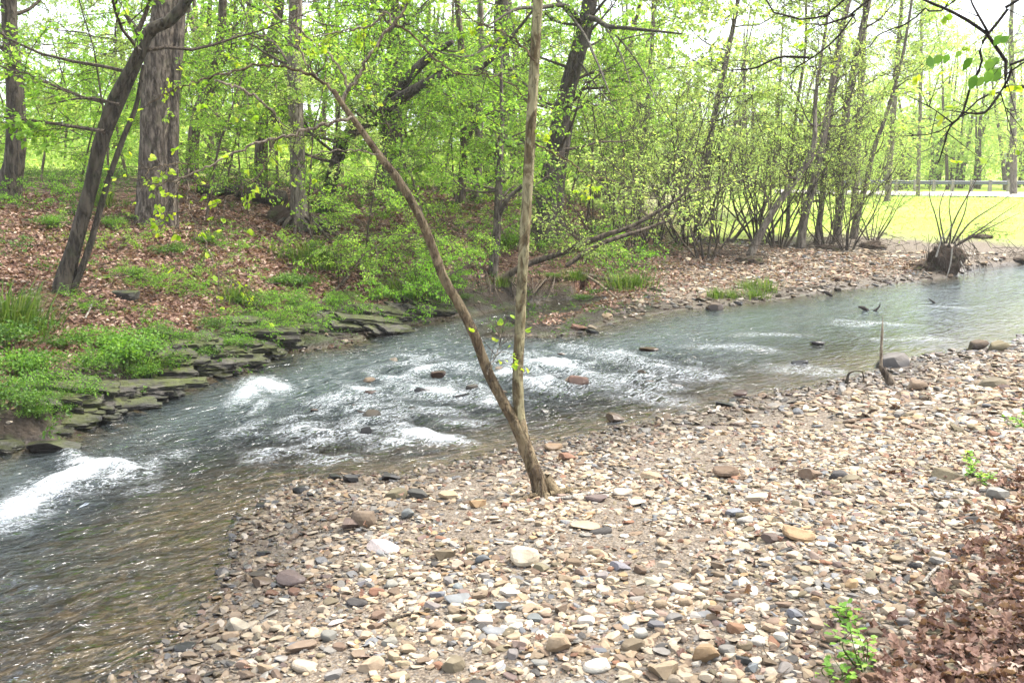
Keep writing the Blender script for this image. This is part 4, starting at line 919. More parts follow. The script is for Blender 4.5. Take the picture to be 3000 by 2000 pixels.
for i, (pts, w, Y_, h0) in enumerate(OB):
    bm_ = MB(); Cc = px_curve(pts, Y_); Cc[1:-1] += r.normal(0,.01,(len(Cc)-2,3))
    W = np.array(w,float)*1.25/2*Y_/FPX
    if h0:
        s0 = np.array([np.interp(tb_[2]+h0, Pt[:,2], Pt[:,c]) for c in range(3)]); s0[2] = tb_[2]+h0; s0[2] = min(max(s0[2], Cc[0][2]-.5), 6)
        s0 = np.array([np.interp(s0[2], Pt[:,2], Pt[:,c]) for c in range(3)]); m_ = (s0+Cc[0])/2+[0,0,.15]; Cc = np.vstack([s0, m_, Cc]); W = np.concatenate([[W[0]*1.8, W[0]*1.3], W])
    P = spline(Cc, 6*len(Cc)); bm_.tube(P, np.interp(np.linspace(0,1,len(P)), np.linspace(0,1,len(W)), W), 7, 0, wob=.12, seed=i); bm_.build('branch', M['twig_dark'], ov, tb_)
    for j in range(len(P)//3, len(P)):
        if r.random() < .35:
            d = P[j]-P[j-1]; d = d/np.linalg.norm(d)*.7+r.normal(0,.6,3); q = P[j]+d/np.linalg.norm(d)*r.uniform(.04,.2); cb.tube(np.array([P[j],q]), [.0022,.001], 4, 1, cap=False)
            if r.random() < .6: A.append((q, d, r.uniform(.05,.12)))
stamp_sprays(cb, A, [budleaf(30+k) for k in range(4)], r, 0, 1, False)
for (lx, ly, sz) in ((2135,127,.07),(2168,130,.065),(2180,124,.05),(2208,116,.04),(2235,133,.075),(2275,133,.08),(2296,133,.06),(2245,173,.08),(2278,160,.07),(2300,157,.09),(2301,80,.06),(2318,84,.055),(2283,172,.05),(2260,176,.06)):
    p = PD(lx, ly, 4.15+r.normal()*.05); d = np.array([-.6+r.normal()*.4, r.normal()*.3, -.7]); d /= np.linalg.norm(d); sd = np.cross(d, [r.normal()*.3,-1,.2]); sd /= np.linalg.norm(sd); nn = np.cross(d, sd)
    sz *= .85; V = [p]+[p+d*sz*f+sd*sz*g*s_+nn*sz*.12*abs(g)*3 for s_ in (1,) for f, g in ((.2,.24),(.45,.33),(.75,.2))]+[p+d*sz]+[p+d*sz*f-sd*sz*g+nn*sz*.12*g*3 for f, g in ((.75,.2),(.45,.33),(.2,.24))]
    cb.add(V, np.array([[0,1,2,3,4,5,6,7]]), 2); cb.tube(np.array([p+[.02,0,.03], p]), [.0012,.001], 4, 1, cap=False)
A = []
for i in range(3):
    a = r.uniform(0,6.28); grow_limb(cb, Pt[int(r.uniform(13,23))], [math.cos(a), math.sin(a)*.6-.5, .4], r.uniform(.8,2), .02, r, A, dens=.9)
stamp_sprays(cb, A, SPR, r)
cb.build('crown', [LY, M['twig_dark'], M['leaf_fresh']], ov, tb_, smooth=False)

# ------------------------------------------------------------------ shale ledges at the foot of the wooded bank
def slabmat(nm='shale', mk=.7):
    t = NT(nm); p = t.pos(); g = t.n('ShaderNodeNewGeometry'); nz_ = t.n('ShaderNodeSeparateXYZ', {0:g.outputs['Normal']}).outputs[2]
    o = t.obj(); b_ = t.noise(t.scale(o,(3,3,40)), 1.2, 5, .6)
    c = t.mix(t.step(.35,.65,b_), (.014,.012,.010), (.052,.047,.039)); c = t.mix(t.math('MULTIPLY', t.step(.58,.7,t.noise(p,6,5)),.5), c, (.11,.10,.085))
    mo = t.math('MULTIPLY', t.step(.25,.75,nz_), t.step(.38,.55,t.noise(p,3.2,5,.7))); c = t.mix(t.math('MULTIPLY', mo, mk), c, t.mix(t.noise(p,14,4), (.025,.036,.008), (.085,.10,.014)))
    zz = t.n('ShaderNodeSeparateXYZ', {0:p}).outputs[2]; wk = t.step(.10,.02,zz); c = t.mix(wk, c, t.mix(1.,c,(.4,.38,.36),'MULTIPLY'))
    return t.done(t.pbr(c, t.math('SUBTRACT',.85,t.math('MULTIPLY',wk,.5)), t.bump(t.math('ADD', b_, t.noise(p,22,5,.7)), .7, .02), .35))
M['shale'] = slabmat(); M['shale_bare'] = slabmat('bare_shale', .6)
def slab(mb, c, L, Wd, H, yaw, ta, tc, seed):
    q = np.random.default_rng(seed)
    Rm = rotm(np.array([yaw]), np.array([tc]), np.array([ta]))[0]
    for k in range(3):                           # each bed splits into thinner leaves with broken edges
        V, F = ICO[4]; V = np.clip(V*1.9, -1, 1)
        an = np.arctan2(V[:,1], V[:,0]); e = 1+.30*pn(an*1.6+seed*1.7+k*9, 0*an+k, seed)+.16*pn(an*5+seed, 0*an+k, seed+1); e = np.where(np.abs(an) > 2.6, 1, e)
        l, w_, h = .72*L*q.uniform(.6,1.05), Wd*q.uniform(.7,1.05), H*.55
        V = V*[l/2,w_/2,h/2]*np.stack([e,e,np.ones_like(e)],-1)
        V[:,2] += .022*fbm(V[:,0]*5+seed, V[:,1]*7+k, seed+2, 4)+.012*fbm(V[:,0]*16, V[:,1]*24, seed+5, 3)+.02*np.floor(V[:,1]*7+.6*fbm(V[:,0]*2,V[:,1]*2,seed+9,2))*.5
        V[:,1] += .03*fbm(V[:,0]*9+seed, V[:,2]*30, seed+3, 3)
        off = np.array([q.normal()*.12*L, q.normal()*.10*Wd, (k-1)*H*.42]); mb.add((V+off)@Rm.T+c, F)
def ledge(label, slabs, mat='shale'):
    base = P0(*slabs[0][:2])
    m = MB()
    for i, (a, b_, zc, L, Wd, H, yaw, ta, tc) in enumerate(slabs): c = P0(a, b_); c[2] = zc; slab(m, c, L, Wd, H, yaw, ta, tc, int(a*7+b_*3+i))
    o = m.build('rock_ledge', M[mat], None, base, smooth=False); one(o, base); tag(o, label, 'rock ledge', 'shale ledges along the wooded bank'); return o
def strips(n, x0, x1, y0, y1, rise_px, rise, Lr, Wr, yaw, ta, tc, seed):
    q = np.random.default_rng(seed); out = []
    for k in range(n):
        f = k/(n-1); up_ = q.uniform(0,1)
        out.append((x0+(x1-x0)*f+q.normal()*9, y0+(y1-y0)*f-up_*rise_px+q.normal()*3, .0+up_*rise, q.uniform(*Lr), q.uniform(*Wr), q.uniform(.05,.10), yaw+q.normal()*.10, ta+q.normal()*.03, tc+q.normal()*.05))
    return out
ledge('low mossy shale ledge of stacked plates beside the main white chute', strips(24, -70, 175, 1034, 968, 34, .34, (.6,1.2), (.16,.32), .38, .10, .16, 71))
ledge('low dark shale shelf awash between the two mossy ledges', strips(18, 170, 395, 972, 892, 12, .13, (.5,.9), (.14,.26), .5, .06, .12, 73))
ledge('layered mossy shale ledge above the small white chute', strips(30, 390, 640, 890, 808, 24, .34, (.6,1.2), (.16,.34), .62, .08, .16, 72))
q_ = np.random.default_rng(5); S3 = []
for k in range(34):
    f = k/33; a0 = 655+f*395; up_ = q_.uniform(0,1)*(1-.35*f)
    S3.append((a0+q_.normal()*10, 806-f*82-up_*34+q_.normal()*3, .02+up_*.30, q_.uniform(.9,1.7), q_.uniform(.16,.30), q_.uniform(.05,.09), .82+q_.normal()*.05, .17+q_.normal()*.02, .30+q_.normal()*.06))
ledge('long sloping dark shale outcrop with parallel cracks dipping into the calm water', S3, 'shale_bare')
for i, (a, b_, s_, lab) in enumerate([(255,905,.20,'dark wet rock awash below the brightest green plant'),(118,1060,.22,'dark rock hidden under the lip of the white chute'),(905,742,.06,'little pale stone resting on the sloping shale'),(285,690,.22,'flat lichened stone half buried in the leaf slope above the green plant'),(500,872,.16,'mossy round rock under the layered ledge')]):
    p = hit(a, b_); p[2] = max(p[2], -.02); V, F = rockshape(4, 700+i, 10, rough=.05); m = MB(); m.add(V*s_+p+[0,s_*.3,s_*.12], F); o = m.build('rock', M['shale'] if i != 2 else M['stone'], None, p, smooth=False); o.color = (.5,.44,.38,1); one(o, p); tag(o, lab, 'rock')

# ------------------------------------------------------------------ herbs, grass tufts and leaf litter
def proto_herb(seed, n=1500, R0=.42, ls=.036, leafm='leaf_fresh'):
    q = np.random.default_rng(seed); o = thing('herb_clump', '', 'plant'); m = MB(); V = []; st = MB()
    lump = [(q.normal(0,.45,2), q.uniform(.4,.75)) for _ in range(6)]
    P = []
    for k in range(n):
        c, w_ = lump[q.integers(6)]; a = q.uniform(0,6.28); rr = math.sqrt(q.random())*w_; xy = c*R0+np.array([math.cos(a), math.sin(a)])*rr*R0*1.2
        h = R0*1.0*math.sqrt(max(0,1-rr*rr))*w_*q.uniform(.5,1.25); p = np.array([xy[0], xy[1], max(h,.01)]); P.append(p)
        d = np.array([xy[0]*1.2+q.normal()*.5, xy[1]*1.2+q.normal()*.5, q.normal()*.4]); d /= np.linalg.norm(d)+1e-6; sd = np.cross(d, [q.normal()*.4,q.normal()*.4,1]); sd /= np.linalg.norm(sd)+1e-6; l = ls*q.uniform(.6,1.3); V += [p, p+d*l*.5+sd*l*.36, p+d*l, p+d*l*.5-sd*l*.36]
    m.add(V, np.arange(4*n).reshape(-1,4))
    for p in P[::14]: st.tube(np.array([[p[0]*.5,p[1]*.5,-.05], p*[.85,.85,.6], p]), [.003,.0025,.001], 3, 0, cap=False)
    m.build('foliage', M[leafm], o, smooth=False); st.build('stem', M['leaf_herb'], o); return o
def proto_tuft(seed, n=240, H=.26, leafm='grass'):
    q = np.random.default_rng(seed); m = MB(); V = []; F = []
    for k in range(n):
        a = q.uniform(0,6.28); rr = abs(q.normal())*.13; p = np.array([math.cos(a)*rr, math.sin(a)*rr, -.02]); h = H*q.uniform(.3,1.2); b_ = q.uniform(.2,1.2); d = np.array([math.cos(a+q.normal()*.6), math.sin(a+q.normal()*.6),0]); s_ = np.array([-d[1],d[0],0])*.0045
        i = len(V); V += [p-s_, p+s_, p+d*h*b_*.35+[0,0,h*.6]+s_*.8, p+d*h*b_*.35+[0,0,h*.6]-s_*.8, p+d*h*b_+[0,0,h*(1-.35*b_)]]; F += [[i,i+1,i+2,i+3],[i+3,i+2,i+4,i+4]]
    m.add(V, np.array([f for f in F if f[2] != f[3]][0::1])); T3 = np.array([[f[0],f[1],f[2]] for f in F if f[2] == f[3]])
    m.add(np.zeros((0,3)), T3-0) if False else None
    m.f.append((T3, 0)); o = m.build('grass_tuft', M[leafm], smooth=False); tag(o, '', 'grass tuft'); return o
def put(o, a, b_, sc, label, group, sub=True, dz=0, zs=1.):
    c = copy_tree(o) if sub else o.copy()
    if not sub: COL.objects.link(c)
    p = hit(a, b_); c.location = (p[0], p[1], max(p[2],0)+dz); c.rotation_euler[2] = r.uniform(0,6.28); c.scale = (sc,sc,sc*zs); tag(c, label, None, group); return c
hp = [proto_herb(810+k) for k in range(3)]; hd = [proto_herb(830+k, 1100, .4, .045, 'leaf_herb') for k in range(3)]
GH = 'green herb clumps on the wooded bank'
for i, (a, b_, sc, lab, dk) in enumerate([(290,838,1.0,'brightest big green leafy plant on the low bank below the leaning tree',0),(215,855,.62,'bright green leafy plant merging with the biggest one on its downstream side',0),(95,905,.62,'bright trailing plant hanging towards the low mossy ledge',0),(40,865,.7,'bright green plant on the bank edge furthest downstream',0),(140,925,.36,'small trailing plant just over the water near the low mossy ledge',0),(20,800,.8,'dark green plant on the bank above the low mossy ledge',1),(150,800,.5,'dark green plant under the foot of the leaning tree',1),(345,775,.55,'dull green plant above the brightest one',1),(420,790,.6,'mid green plant in the mossy hollow before the layered ledge',1),(600,745,.6,'bright plant above the layered ledge nearest the calm water',0),(655,752,.45,'small bright plant just above the start of the sloping outcrop',0),(560,705,.6,'wide green plant on the slope above the layered ledge',1),(700,660,.75,'tall green plant at the top of the sloping outcrop',1),(640,655,.6,'green plant beside the tall one on the upper slope',1),(500,755,.5,'mossy green plant behind the layered ledge',1),(930,690,.6,'bright grassy plant at the lip of the undercut bank beside the brown stem',0),(870,690,.45,'green plant half over the dark outcrop',1),(1265,640,.35,'small green plant by the low sprawling trunk',0),(1330,690,.4,'green plant on the dark mud behind the pale stem',1),(1060,690,.35,'plant clinging to the undercut bank face',1),(760,705,.5,'green plant between the upper slope and the sloping outcrop',1),(300,640,.5,'low green plant upslope beside the second thin stem',1),(470,560,.6,'green plant at the foot of the massive grey tree',1),(400,585,.55,'green plant in front of the massive grey tree',1),(120,520,.6,'pale herb patch upslope of the leaning tree',0),(260,520,.5,'pale herb patch between the leaning tree and the massive grey one',0)]):
    put((hd if dk else hp)[i % 3], a, b_, sc*.9, lab, GH, True, 0, 1.25 if i < 6 else 1.)
for i, (a, b_, sc, lab, dk) in enumerate([(330,868,.5,'bright plant hanging over dark shale between the biggest plant and the layered ledge',0),(390,845,.45,'green plant on the ledge step beside the layered shale',0),(450,825,.42,'small plant tufted on top of the layered shale',1),(530,800,.45,'green plant crowning the layered shale',0),(600,775,.45,'dark plant crowning the upstream end of the layered shale',1),(180,905,.45,'plant in the gap between the low ledge and the biggest plant',0),(230,800,.7,'bushy plant behind the brightest big one',0),(340,815,.5,'green plant at the shoulder of the brightest big one',0),(0,930,.6,'plant overhanging the downstream end of the low ledge',1),(70,850,.6,'dense plant above the trailing one',1),(690,720,.5,'fresh plant above the first cracks of the sloping outcrop',0),(790,690,.4,'fresh plant halfway along the sloping outcrop',0),(985,690,.5,'dark plant at the upstream tip of the sloping outcrop',1),(1020,660,.5,'dark plant on the undercut lip behind the brown stem',1),(640,700,.55,'bushy plant beside the wide green one upslope',0),(50,938,.5,'plant filling the bare hollow above the low mossy ledge',1),(85,958,.36,'tuft of leaves on the shoulder of the low mossy ledge',0),(155,948,.34,'tuft of leaves on the upstream end of the low mossy ledge',1)]):
    put((hd if dk else hp)[i % 3], a, b_, sc, lab, GH, True, 0, 1.1)
for q in hp+hd: drop(q)
gt = [proto_tuft(850+k) for k in range(3)]; GT = 'grass tufts along the stream'
for i, (a, b_, sc, lab) in enumerate([(1425,662,1.5,'broad bright grass tuft on the mud where the rill enters'),(1462,660,1.4,'second broad grass tuft touching the one at the rill'),(1645,684,.9,'little grass tuft at the stream edge of the far bar'),(1680,684,.8,'little grass tuft between two others at the stream edge of the far bar'),(1735,684,1.0,'little grass tuft by the water below the clump of trunks'),(1760,668,1.2,'thick grass tuft on the far bar below the clump of trunks'),(1720,664,1.0,'thin grass tuft on the far bar by an ochre stone'),(15,740,2.0,'tall grass tuft on the bank at the edge of the scene'),(60,760,1.5,'grass tuft beside the tall one on the downstream bank'),(1180,560,1.5,'dark grass tuft on the leaf slope behind the pale stem'),(1150,570,1.3,'dark grass tuft beside the slim grey sapling'),(960,680,1.6,'long grass tuft hanging over the undercut bank'),(905,672,1.4,'grass tuft behind the long hanging one'),(540,690,1.2,'grass tuft on the slope above the wide plant'),(230,470,1.4,'grass tuft upslope behind the leaning tree'),(1150,655,.9,'grass tuft at the base of the slim grey sapling'),(1320,640,1.0,'grass tuft under the sprawling trunk'),(350,850,.9,'fine grass tuft beside the brightest plant'),(700,600,1.8,'feathery grass tuft high on the slope above the outcrop'),(735,615,1.7,'feathery grass tuft next to the high one above the outcrop')]):
    put(gt[i % 3], a, b_, sc, lab, GT, False)
for q in gt: bpy.data.objects.remove(q)
# seedlings on the leaf bank
M['leaf_seed'] = leafmat('seedling_leaves', [(0,(.14,.28,.05)),(.5,(.22,.40,.07)),(1,(.34,.50,.10))], .5)
def seedling(label, a, b_, H, n, seed):
    q = np.random.default_rng(seed); p = hit(a, b_); root = thing('seedling', label, 'seedling', p, 'seedlings on the leaf bank'); V = []; F = []; st = MB()
    for s in range(n):
        e = p+np.array([q.normal()*H*.35, q.normal()*H*.3, H*q.uniform(.6,1.1)]); P = spline(np.array([p-[0,0,.02], (p+e)/2+q.normal(0,.02,3), e]), 8); st.tube(P, np.linspace(.003,.0012,8), 4, 0)
        for k in range(2,8):
            for sg in (1,-1):
                d = np.array([q.normal(), q.normal()*.8, .1+q.normal()*.3]); d /= np.linalg.norm(d); sd = np.cross(d,[0,0,1.]); sd /= np.linalg.norm(sd); l = q.uniform(.022,.042); o_ = P[k]+d*.012; i = len(V)
                V += [o_, o_+d*l*.3+sd*l*.3, o_+d*l*.7+sd*l*.3+[0,0,.004], o_+d*l, o_+d*l*.7-sd*l*.3+[0,0,.004], o_+d*l*.3-sd*l*.3]; F.append([i+j for j in range(6)])
    st.build('stem', M['leaf_herb'], root, p); m = MB(); m.add(V, np.array(F)); m.build('foliage', M['leaf_seed'], root, p, smooth=False)
seedling('bright green seedling with round leaves rising among the nearest dead leaves', 1985, 1545, .20, 6, 1)
seedling('pale green seedling just behind the brightest one at the leaf edge', 1945, 1440, .10, 3, 2)
seedling('low green seedling closest to the viewer at the leaf edge', 1915, 1565, .10, 3, 3)
seedling('yellow green seedling by the long olive pebble', 2225, 1095, .14, 4, 4)
seedling('little yellow seedling lowest of the two by the long olive pebble', 2255, 1112, .09, 3, 5)
seedling('tiny green sprout on the leaf bank away from the stream', 2345, 985, .16, 4, 6)
# dead leaves
def lobed(seed, simple=False):
    q = np.random.default_rng(seed)
    if simple:
        V = np.array([[0,0,0],[.5,.3,q.uniform(.05,.25)],[1,0,q.uniform(-.1,.2)],[.5,-.3,q.uniform(.05,.25)]]); return V-[.5,0,0], np.array([[0,1,2,3]])
    V = [[0,0,0]]; 
    for f, w_ in ((.15,.10),(.30,.28),(.42,.15),(.58,.34),(.70,.17),(.86,.20),(1.,.0)):
        V.append([f, w_, 0])
    n1 = len(V); mid = len(V)-1
    for f, w_ in ((.86,.20),(.70,.17),(.58,.34),(.42,.15),(.30,.28),(.15,.10)): V.append([f,-w_*q.uniform(.8,1.2),0])
    V = np.array(V, float); sp_ = [[f,0,0] for f in (.15,.30,.42,.58,.70,.86)]; V = np.vstack([V, sp_]); F = []
    up_ = [1,2,3,4,5,6]; lo = [13,12,11,10,9,8] if n1 == 8 else None; lo = list(range(len(V)-7, len(V)-13, -1)); ms = list(range(len(V)-6, len(V)))
    F = [[0,ms[0],up_[0],up_[0]],[0,lo[0],ms[0],ms[0]]]; T = [[0,ms[0],up_[0]],[0,lo[0],ms[0]],[ms[5],mid,up_[5]],[ms[5],lo[5],mid]]; Q = []
    for k in range(5): Q += [[ms[k],ms[k+1],up_[k+1],up_[k]],[ms[k],lo[k],lo[k+1],ms[k+1]]]
    cu, cv = q.uniform(.3,1.6), q.uniform(.2,.9)
    V[:,2] = cv*np.abs(V[:,1])*q.choice([1,1,-1])+ .25*cu*(V[:,0]-.5)**2*q.choice([1,1,-1])+.06*q.normal(size=len(V))*(np.abs(V[:,1]) > .05)
    return V-[.5,0,0], (np.array(Q), np.array(T))
lm = MB()
def strew(n, r0, r1, a0, a1, size, mask, simple, lift):
    X_, Y_ = scatter(n, r0, r1, a0, a1); z_, dn_, df_, w_, ne_, u_, lb_ = terrain(X_, Y_, True); pr = mask(dn_, df_, w_, ne_, u_, lb_, X_, Y_); k = r.uniform(0,1,n) < pr; X_, Y_, z_ = X_[k], Y_[k], z_[k]; m = len(X_)
    pos = np.stack([X_, Y_, z_+r.uniform(.004, lift, m)], -1); S = size*r.uniform(.55,1.25,m); Rm = rotm(r.uniform(0,6.28,m), r.normal(0,.45,m), r.normal(0,.45,m)); pk = r.integers(8, size=m)
    for k in range(8):
        V, F = lobed(60+k, simple); j = pk == k
        if not j.any(): continue
        if simple: stamp(lm, V, F, pos[j], S[j][:,None]*np.ones((1,3)), Rm[j])
        else:
            nV = len(V); n_ = j.sum(); base_ = lm.n; W = np.einsum('nij,nvj->nvi', Rm[j], V[None]*S[j][:,None,None])+pos[j][:,None,:]; off = (np.arange(n_)*nV)[:,None,None]+base_
            lm.v.append(W.reshape(-1,3).astype(np.float32)); lm.n += n_*nV
            for FF in F: lm.f.append(((FF[None]+off).reshape(-1, FF.shape[1]).astype(np.int32), 0))
strew(30000, 2.6, 9, R(2), R(38), .072, lambda dn,df,w,ne,u,lb,X,Y: np.where(ne, sstep(-.25,.45,lb+.35*fbm(X*1.5,Y*1.5,44,3)), 0), False, .045)
strew(9500, 2.6, 12, -R(20), R(36), .055, lambda dn,df,w,ne,u,lb,X,Y: np.where(ne & (dn > .4), .06+.35*sstep(-1.6,0,lb)+.25*sstep(.1,.4,fbm(X*1.1,Y*1.1,45,3)), 0), False, .05)
strew(76000, 7, 18, -R(35), R(6), .066, lambda dn,df,w,ne,u,lb,X,Y: np.where(~w & ~ne, sstep(.35,1.0,df+.6*fbm(X,Y,46,3))*sstep(.13,.09,u), 0), True, .04)
strew(34000, 15, 27, -R(20), R(13), .085, lambda dn,df,w,ne,u,lb,X,Y: np.where(~w & ~ne, sstep(.8,2.0,df)*sstep(.22,.09,u)*sstep(11,6,df), 0), True, .05)
strew(12000, 16, 25, R(6), R(26), .075, lambda dn,df,w,ne,u,lb,X,Y: np.where(~w & ~ne & (df > .4), .55*sstep(9,5,df), 0), True, .05)
tag(lm.build('leaf_litter', M['litter'], smooth=False), 'curled brown and red dead leaves strewn over both banks', 'dead leaves', kind='stuff')
tw_ = MB(); X_, Y_ = scatter(5200, 3, 27, -R(31), R(31)); z_, dn_, df_, w_, ne_, u_, lb_ = terrain(X_, Y_, True)
for a, b_, c, w, ne, lb, df in zip(X_, Y_, z_, w_, ne_, lb_, df_):
    if w or (ne and r.random() > .30+.7*(lb > -.4)) or (not ne and df > 11): continue
    L = r.uniform(.05,.16)*(1 if ne else 2.2); q = r.uniform(0,6.28); d = np.array([math.cos(q), math.sin(q), r.normal()*.12])*L; p = np.array([a,b_,c+.015]); k = r.uniform(.0012,.0032)*(1 if ne else 2)
    tw_.tube(np.array([p-d, p+r.normal(0,.08,3)*[L,L,.3*L]+[0,0,.004], p+d]), [k,k,k*.5], 4, 0, cap=False)
tag(tw_.build('twig_litter', M['twig']), 'small broken twigs scattered over gravel and leaf slope', 'twigs', kind='stuff')
# low green growth over the leaf slope, and field grass
gm_ = MB(); A = []
X_, Y_ = scatter(9000, 7, 30, -R(31), R(9)); z_, dn_, df_, w_, ne_, u_, lb_ = terrain(X_, Y_, True); nn_ = fbm(X_*.7, Y_*.7, 47, 4)
k = (~w_ & ~ne_) & (r.uniform(0,1,len(X_)) < (.10+.85*sstep(.0,.25,nn_)+.6*sstep(1.1,.3,df_)*(u_ < .02)+.5*sstep(9,14,df_)))
for a, b_, c in zip(X_[k], Y_[k], z_[k]): A.append((np.array([a,b_,c+r.uniform(.02,.16)]), r.normal(0,1,3)*[1,1,.25], r.uniform(.18,.42)))
SPRH = [spray(90+q, 26, .11, .45) for q in range(4)]
stamp_sprays(gm_, A, SPRH, r, 0, 1)
gm_.build('undergrowth', [M['leaf_herb'], M['twig']], smooth=False); tag(bpy.data.objects['undergrowth'], 'low leafy undergrowth speckling the brown leaf slope', 'undergrowth', kind='stuff')
n = 9000; X_, Y_ = scatter(n, 20, 60, R(2), R(31)); z_, dn_, df_, w_, ne_, u_, lb_ = terrain(X_, Y_, True)
k = (~w_ & ~ne_) & (r.uniform(0,1,n) < sstep(0,1.8,df_+2*fbm(X_*.6,Y_*.6,48,3)-np.interp(u_,[.2,.36,.42,.5],[4.6,4.2,2.6,1.0]))*sstep(.13,.2,u_)); X_, Y_, z_ = X_[k], Y_[k], z_[k]; m = len(X_)
h = r.uniform(.04,.13,m); d = r.uniform(0,6.28,m); w_ = .012+.0006*Y_; B0 = np.stack([X_,Y_,z_],-1); D = np.stack([np.cos(d),np.sin(d),0*d],-1)
V = np.stack([B0-D*w_[:,None], B0+D*w_[:,None], B0+np.stack([r.normal(0,.06,m), r.normal(0,.06,m), h],-1)], 1).reshape(-1,3)
fg = MB(); fg.add(V, np.arange(3*m).reshape(-1,3)); tag(fg.build('field_grass', M['leaf_pale'], smooth=False), 'sunlit meadow grass beyond the far gravel bar', 'grass', kind='stuff')
# ------------------------------------------------------------------ wood lying about
def soil_mat():
    t = NT('root_soil'); p = t.pos(); c = t.mix(t.noise(p, 9, 6, .7), (.022,.015,.010), (.11,.075,.05)); c = t.mix(t.math('MULTIPLY', t.step(.52,.64,t.noise(p,4,5)), .55), c, (.06,.075,.02))
    return t.done(t.pbr(c, .95, t.bump(t.noise(p,22,6,.75), 1., .05)))
M['soil'] = soil_mat()
def mound(mb, c, sx, sy, sz, seed, rough=.3, mat=0):
    V, F = ICO[4]; n_ = fbm(V[:,0]*2+seed, V[:,1]*2+V[:,2]*1.7, seed, 5)+.5*fbm(V[:,2]*5+seed, V[:,0]*5+V[:,1]*3, seed+4, 4); mb.add(V*(1+rough*n_+rough*.35*fbm(V[:,0]*9+seed, V[:,2]*9+V[:,1]*6, seed+7, 4))[:,None]*[sx,sy,sz]+c, F, mat)
lb_ = hit(640,470); log = thing('fallen_log', 'mossy fallen log lying across the leaf slope behind the massive grey tree', 'log', lb_); m = MB()
a_, b_ = hit(455,448), hit(655,478); m.tube(spline(np.array([a_+[0,0,.10],(a_+b_)/2+[0,.1,.16],b_+[0,0,.16]]),20), np.linspace(.09,.17,20), 12, 0, wob=.25, seed=4); m.build('trunk', M['bark_dark'], log, lb_)
for (p1, p2, w) in (((640,462),(560,425),.045),((655,470),(575,440),.035),((600,455),(610,425),.03)):
    q = MB(); s_ = hit(*p1)+[0,0,.15]; e = PD(p2[0], p2[1], s_[1]+.2); q.tube(spline(np.array([s_,(s_+e)/2+[0,0,.06],e]),10), np.linspace(w,w*.4,10), 7, 0, wob=.2); q.build('branch', M['bark_dark'], log, lb_)
rb = hit(692,530); rm_ = thing('root_mound', 'mossy mound of roots around the foot of the pale grey tree', 'root mound', rb); m = MB(); mound(m, rb+[-.25,.25,.12], .42, .40, .34, 3); mound(m, rb+[.15,.4,.05], .4,.4,.25, 5); m.build('soil', M['soil'], rm_, rb)
for k in range(7):
    a = -2.4+k*.42; q = MB(); e = rb+np.array([math.cos(a)*.75, math.sin(a)*.6, -.12]); s_ = rb+[-.1,.1,.28]; q.tube(spline(np.array([s_,(s_+e)/2+[0,0,.10],e]),10), np.linspace(.05,.02,10), 7, 0, wob=.25, seed=k); q.build('root', M['bark_dark'], rm_, rb)
# undercut hummock with flood shrub, standing in the water
cb_ = hit(2185,634); rc = thing('root_clump', 'dark undercut root hummock in the stream topped by a leaning flood shrub', 'root clump', cb_); m = MB()
mound(m, cb_+[0,.4,.24], .32,.36,.36, 8, .45); mound(m, cb_+[-.30,.55,.05], .38,.4,.20, 9, .45); mound(m, cb_+[.22,.6,.34], .28,.34,.24, 12, .45); m.build('soil', M['soil'], rc, cb_)
Yc = cb_[1]
for k, pts in enumerate([[(2172,560),(2195,500),(2222,450),(2250,400),(2285,345)],[(2180,565),(2185,520),(2180,470),(2190,430)],[(2190,560),(2230,510),(2290,470),(2330,440)],[(2195,565),(2260,530),(2310,505),(2345,488)],[(2200,560),(2240,535),(2290,500),(2335,470)],[(2165,565),(2150,500),(2135,450),(2138,410)],[(2170,560),(2158,490),(2165,450),(2180,420)],[(2185,560),(2215,490),(2225,440),(2240,410)]]):
    q = MB(); P = px_curve(pts, Yc+.3); q.tube(spline(P,16), np.linspace(.022,.005,16), 6, 0, wob=.1); q.build('stem', M['twig' if k % 3 else 'bark_brown'], rc, cb_)
for k, pts in enumerate([[(2187,570),(2184,600),(2178,625),(2168,652)],[(2110,622),(2100,640),(2080,652)],[(2120,622),(2140,638),(2145,656)],[(2122,624),(2115,645),(2110,655)],[(2150,590),(2165,545),(2185,520)],[(2205,600),(2215,620),(2212,640)]]):
    q = MB(); P = px_curve(pts, Yc-.25); q.tube(spline(P,12), np.linspace(.020,.008,12), 6, 0, wob=.15); q.build('root', M['twig_bleached'], rc, cb_)
q = MB()
for k in range(120):
    e = cb_+np.array([r.normal()*.30, .10+r.random()*.4, r.uniform(.25,.85)]); f = e+np.array([r.normal()*.12, -.12-r.random()*.1, -r.uniform(.15,.5)]); q.tube(np.array([e,(e+f)/2+np.array([0,-.08,.04])+r.normal(0,.03,3),f]), [.007,.006,.003], 4, 0, cap=False)
q.build('root_fringe', M['twig'], rc, cb_)['kind'] = 'stuff'
q = MB(); A = []
for i in range(16): A.append((PD(r.uniform(2120,2320), r.uniform(430,560), Yc+.3+r.normal()*.2), r.normal(0,1,3)+[0,0,.5], r.uniform(.2,.45)))
stamp_sprays(q, A, SPRS, r); q.build('crown', [LP, M['twig']], rc, cb_, smooth=False)
rt_ = hit(1150,640); tg = thing('root_tangle', 'exposed roots hanging down the dark undercut bank below the slim sapling', 'roots', rt_)
